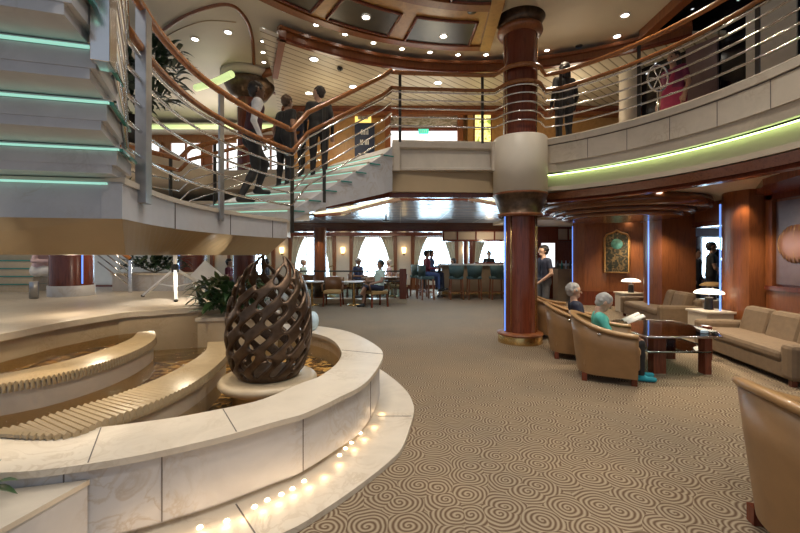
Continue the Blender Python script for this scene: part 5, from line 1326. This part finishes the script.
    if cap:
        hq = [(hd(-.02, 0, .19), hd(.01, 0, .195), .092 * s, .088 * s, 0, .01), (hd(.08, -.03, .185), hd(.15, -.03, .17), .02 * s, .014 * s, 0, .02), (hd(.08, .03, .185), hd(.15, .03, .17), .02 * s, .014 * s, 0, .02)]
        blob(hq, 'cap', [cap], t, .011, .015)
    t.location = loc; t.rotation_euler.z = R(face); tag(t, lab, 'person', group); return t
# --- on the stair
zt = lambda i: LND + RISE * i
person('man in white shirt and maroon vest climbing the stair with one hand low', (-2.26, 6.10, zt(1) + .10), 30, 1.88, skin='skin_dark', hair='hair_dark', top='cloth_white', bottom='cloth_black', vest='vest_maroon', sleeve='long', lean=6, legs={'l': ((.20, .09, .62), (.10, .10, .26)), 'r': ((.04, .10, .52), (-.16, .10, .10))}, arms={'r': ((-.02, .26, 1.12), (.10, .25, .86))})
person('person in black short-sleeved top climbing ahead of the waiter', (-2.05, 7.05, zt(4)), 60, 1.66, skin='skin_mid', hair='hair_brown', top='cloth_black', bottom='cloth_black', lean=8)
person('shorter person in dark jacket between the climber and the man in black', (-1.92, 7.75, zt(5)), 20, 1.42, skin='skin_light', hair='hair_brown', top='cloth_navy', bottom='cloth_black', sleeve='long')
person('man in black jacket at the top of the stair', (-1.48, 7.3, zt(5)), 100, 1.72, hair='hair_dark', top='cloth_black', bottom='cloth_black', sleeve='long', yaw=60)
# --- upper deck
person('woman in a magenta and red dress standing behind the balcony railing', (4.76, 6.95, DECK), 200, 1.66, skin='skin_mid', hair='hair_dark', top='magenta', bottom='cloth_red', dress=True, long_hair=True)
person('dim figure in dark clothes standing behind the balcony railing right of the column', (3.02, 7.35, DECK), 100, 1.66, skin='skin_mid', hair='hair_dark', top='cloth_black', bottom='cloth_black', sleeve='long', long_hair=True)
# --- lower lounge
person('man in navy T-shirt standing beside the column', (3.24, 9.0, 0), 195, 1.72, hair='hair_dark', top='cloth_navy', bottom='cloth_grey', arms={'l': ((-.02, .25, 1.12), (.16, .12, .95))}, yaw=-10)
person('grey-haired man in navy sweater seated in the middle armchair', (2.70, 5.95, 0), -14, 1.58, 'sit', hair='hair_grey', top='cloth_navy', bottom='cloth_khaki', sleeve='long', seat=.27, lean=-14, h=.011)
person('grey-haired woman in turquoise jacket reading in the front armchair', (2.52, 4.98, 0), -18, 1.5, 'sit', hair='hair_grey', top='cloth_turquoise', bottom='cloth_black', shoe='shoe_blue', sleeve='long', seat=.25, lean=-6, pitch=30, arms={'l': ((.10, .24, 1.12), (.36, .13, 1.13)), 'r': ((.10, .24, 1.12), (.36, .13, 1.13))}, legs={'l': ((.46, .10, .52), (.50, .10, .085)), 'r': ((.46, .10, .52), (.47, .10, .085))}, h=.0105)
t = thing('magazine', 'open magazine held by the woman in turquoise', 'magazine', (2.86, 4.82, .70))
for s in (-1, 1):
    m = MB(); rz = R(-14); Mz = Matrix.Rotation(rz, 3, 'Z')
    vs = []
    for i in range(7):
        u = i / 6; 
        for x, z in ((-.09, 0), (.09, .09)): vs.append(Vector((2.80, 4.82, .70)) + Mz @ Vector((x, s * u * .16, z + .02 * math.sin(u * PI))))
    m.add(vs, [(2 * i, 2 * i + 1, 2 * i + 3, 2 * i + 2) for i in range(6)], 0, True); o = m.build('page', 'paper', t); md = o.modifiers.new('s', 'SOLIDIFY'); md.thickness = .006
# --- bar
person('person in maroon top seated sideways on the bar stool', ((426.5 - 400) / F * 13.72, 13.72, 0), 15, 1.70, 'sit', hair='hair_dark', top='cloth_maroon', bottom='cloth_blue', sleeve='long', seat=.79, legs={'l': ((.40, .10, .88), (.42, .10, .40)), 'r': ((.40, .10, .86), (.44, .10, .36))}, h=.014)
person('person in blue shirt leaning at the bar behind the one in maroon', ((431 - 400) / F * 14.3, 14.35, 0), 0, 1.72, 'sit', hair='hair_dark', top='cloth_blue', bottom='cloth_navy', sleeve='long', seat=.80, legs={'l': ((.40, .10, .88), (.42, .10, .40)), 'r': ((.40, .10, .86), (.44, .10, .36))}, h=.014)
person('bartender in dark shirt standing behind the bar against the bright window', ((489 - 400) / F * 15.6, 15.6, 0), -90, 1.66, hair='hair_dark', top='cloth_black', bottom='cloth_black', h=.014)
person('guest in navy seated low beyond the left half of the bar', ((453.5 - 400) / F * 16.2, 16.2, 0), 180, 1.70, 'sit', hair='hair_dark', top='cloth_navy', bottom='cloth_black', sleeve='long', seat=.5, h=.014)
person('small far guest in blue at the foot of the bright window left of the bar', ((432 - 400) / F * 16.8, 16.6, 0), 200, 1.60, 'sit', hair='hair_grey', top='cloth_blue', bottom='cloth_black', sleeve='long', seat=.46, h=.014)
# --- far bay
person('man in light green shirt and navy shorts seated with crossed legs before the railing', ((379 - 400) / F * 11.8, 11.8, 0), 210, 1.74, 'sit', skin='skin_mid', hair='hair_dark', top='cloth_sage', bottom='cloth_navy', seat=.46, lean=-6, shorts=True, legs={'l': ((.44, .02, .60), (.56, -.08, .36)), 'r': ((.44, .10, .55), (.48, .10, .085))}, arms={'r': ((.05, .27, 1.12), (.30, .26, 1.12)), 'l': ((.05, .27, 1.15), (.32, .25, 1.10))}, h=.014)
person('man in navy shirt and white cap seated behind the railing', ((357 - 400) / F * 14.4, 14.35, 0), -40, 1.74, 'sit', hair='hair_grey', top='cloth_blue', bottom='cloth_navy', seat=.5, cap='cloth_white', lean=8, h=.014)
person('pale person seated behind the railing near its end post', ((389 - 400) / F * 15.2, 15.2, 0), 190, 1.66, 'sit', hair='hair_white', top='cloth_pink', bottom='cloth_grey', seat=.48, h=.014)
person('seated person in blue beside the wood column at the far windows', ((303 - 400) / F * 15.0, 15.0, 0), -10, 1.68, 'sit', hair='hair_grey', top='cloth_sage', bottom='cloth_blue', seat=.48, h=.014)
person('seated person in dark red seen left of the sculpture tips', ((229 - 400) / F * 13.5, 13.5, 0), 0, 1.70, 'sit', hair='hair_dark', top='cloth_maroon', bottom='cloth_black', seat=.5, h=.015)
person('dark seated person seen between the two sculpture tips', ((266 - 400) / F * 13.5, 13.5, 0), 180, 1.70, 'sit', hair='hair_dark', top='cloth_navy', bottom='cloth_black', seat=.5, h=.015)
for px, Y, lab, rz in ((229, 13.5, 'brown lounge chair under the person in dark red', -90), (266, 13.5, 'brown lounge chair under the dark seated person between the sculpture tips', 90), (303, 15.0, 'brown lounge chair under the seated person in blue by the wood column', -100), (357, 14.35, 'brown lounge chair under the man in the white cap', -130), (389, 15.2, 'brown lounge chair under the pale person', 100)):
    o = copy_tree(c0); o.location = ((px - 400) / F * Y, Y, 0); o.rotation_euler.z = R(rz); o['label'] = lab
# --- doorway
person('man in black seen in profile in the doorway', (8.05, 10.35, 0), -30, 1.84, skin='skin_mid', hair='hair_dark', top='cloth_black', bottom='cloth_black', arms={'r': ((.05, .26, 1.12), (.28, .2, .98))})
person('second dark figure right of the man in the doorway', (8.75, 11.0, 0), -30, 1.66, skin='skin_mid', hair='hair_dark', top='cloth_navy', bottom='cloth_black')
person('third dark figure left of the man in the doorway', (8.1, 10.95, 0), -60, 1.68, skin='skin_mid', hair='hair_dark', top='cloth_black', bottom='cloth_black', sleeve='long')
# --- stage at left
person('person in pale pink sleeves sitting on the stage steps behind the red column', (-6.25, 6.98, .85), 0, 1.62, 'sit', skin='skin_dark', hair='hair_dark', top='cloth_pink', bottom='cloth_white', shoe='cloth_red', sleeve='long', seat=.30, lean=14)

# ================================================================== LIGHT
W = bpy.data.worlds.new('world'); SC.world = W; W.use_nodes = True
bg = W.node_tree.nodes['Background']; bg.inputs[0].default_value = (.80, .90, 1.05, 1); bg.inputs[1].default_value = .36
WARM = (1., .84, .62); NEUT = (1., .93, .84); COOL = (.72, .86, 1.)
# ceiling lamps over the atrium and behind the viewer
for k, (x, y, p) in enumerate(((-1.2, 3.2, 150), (1.2, 2.0, 150), (1.4, 5.0, 110), (-.6, 5.4, 90), (2.6, 3.4, 110), (0, -.6, 170), (3, 0, 120), (-2.6, .6, 120))):
    spot('ceiling_spot', (x, y, 5.5), (x, y, 0), p * 1.5, NEUT, 110, .8, .15)
for x, y in ((-.4, 6.9), (.9, 7.6), (-1.6, 6.1), (2.9, 7.2), (3.6, 5.6)): spot('band_spot', (x, y, 5.5), (x, y + .2, 3.3), 60, WARM, 120, .8, .05)
for x, y in ((-2.0, 8.6), (-1.3, 9.2), (.7, 9.2), (3.2, 8.8), (-3.2, 10.2)): spot('slat_spot', (x, y, 5.22), (x, y + .1, 3.3), 40, WARM, 130, .8, .06)
point('deck_glow', (.8, 8.9, 4.3), 12, (1., .86, .6), .3); point('deck_glow', (-1.6, 8.8, 4.6), 12, (1., .86, .6), .3); point('deck_glow', (-5, 10.5, 4.6), 40, NEUT, .3); point('deck_glow', (3.6, 8.6, 4.8), 14, WARM, .3)
# lower lounge lamps
for x, y, p in ((3.6, 5.6, 70), (4.6, 7.0, 55), (3.2, 8.4, 50), (5.0, 4.6, 60), (5.6, 8.6, 50), (5.0, 10.8, 60), (6.4, 11.2, 55), (5.6, 6.3, 45), (7.4, 10.4, 14)):
    spot('lounge_spot', (x, y, 2.22), (x, y, 0), p * 1.55, WARM, 125, .8, .06)
for x, y in ((1.0, 9.5), (-1.4, 10.8), (1.6, 12.0), (-.2, 8.6), (2.6, 10.4)): spot('bay_daylight_fill', (x, y, 2.5), (x, y, 0), 75, (.78, .88, 1.), 130, .8, .06)  # added cool spots standing in for window daylight on the far floor
spot('picture_spot', (6.0, 11.3, 2.45), (6.5, 11.9, 1.5), 9, (1., .72, .4), 60, .6); spot('pier_spot', (5.75, 6.75, 2.45), (6.05, 7.1, 1.6), 16, (1., .75, .45), 70, .7); spot('pier_spot', (5.6, 8.9, 2.3), (5.95, 9.3, 1.5), 14, (1., .75, .45), 70, .7)
spot('disc_spot', (5.7, 5.9, 2.4), (6.15, 6.2, 1.6), 8, (1., .75, .5), 70, .7)
for x, y in ((5.56, 7.2), (6.12, 10.6)): point('lamp_glow', (x, y, .79), 2.0, (1., .85, .6), .05)
# window daylight entering the room
# lamps under the landing and over the stage, added fill for stage and cascade water
spot('stage_spot', (-3.3, 5.9, 1.48), (-3.3, 5.75, .85), 16, (1., .92, .8), 90, .5, .03); spot('scallop_spot', (-1.95, 4.55, 1.49), (-2.25, 4.55, 1.75), 1.1, (1., .93, .8), 110, .3, .01); spot('scallop_spot', (-2.72, 2.3, 1.49), (-2.8, 2.6, 1.75), 1.1, (1., .93, .8), 110, .3, .01); spot('weir_spot', (-2.6, 2.6, 1.45), (-2.3, 2.55, .5), 25, WARM, 70, .5, .03)
for x, y in ((-2.0, 2.9), (-2.2, 4.8)): spot('cascade_spot', (x, y, 5.4), (x - .3, y, .4), 160, (1., .86, .66), 50, .5, .08)
for x, y, p in ((-2.5, 3.3, 22), (-2.75, 4.2, 16), (-3.0, 2.9, 22)): spot('water_fill', (x, y, 1.49), (x + .1, y, .3), p, (1., .84, .6), 120, .6, .03)  # added spots brightening the dark water below the landing
point('soffit_glow', (-2.9, 5.5, 1.25), 6, WARM, .05); point('soffit_glow', (-3.6, 4.4, 1.2), 8, WARM, .05); point('stage_fill', (-4.6, 6.6, 1.9), 13, WARM, .1); spot('bay_spot', (-2.5, 12.2, 2.3), (-2.6, 12.8, 1.2), 25, WARM, 70); point('bay_fill', (-3.0, 14.5, 2.2), 25, WARM, .1); point('bay_fill', (-.5, 14.5, 2.2), 25, WARM, .1); point('bay_fill', (3.0, 13.4, 2.0), 15, WARM, .1); point('stage_fill', (-6.2, 6.2, 2.2), 12, WARM, .1)  # stage and bay points are added fill for the dim columns

# ================================================================== CAMERA
cam = bpy.data.cameras.new('camera'); co_ = bpy.data.objects.new('camera', cam); COL.objects.link(co_)
cam.sensor_width = 36; cam.lens = 36 * F / 800; co_.location = (0, 0, CZ); co_.rotation_euler = (R(90), 0, 0); cam.shift_y = -(266.5 - HY) / 800; cam.clip_start = .05
SC.camera = co_
vs_ = SC.view_settings; vs_.view_transform = 'Standard'; vs_.look = 'None'; vs_.exposure = 0.28; vs_.gamma = 1.0; vs_.use_curve_mapping = False
SC.cycles.max_bounces = 6; SC.cycles.diffuse_bounces = 3; SC.cycles.glossy_bounces = 3; SC.cycles.transparent_max_bounces = 8
SC.cycles.caustics_reflective = False; SC.cycles.caustics_refractive = False; SC.cycles.sample_clamp_indirect = 4.
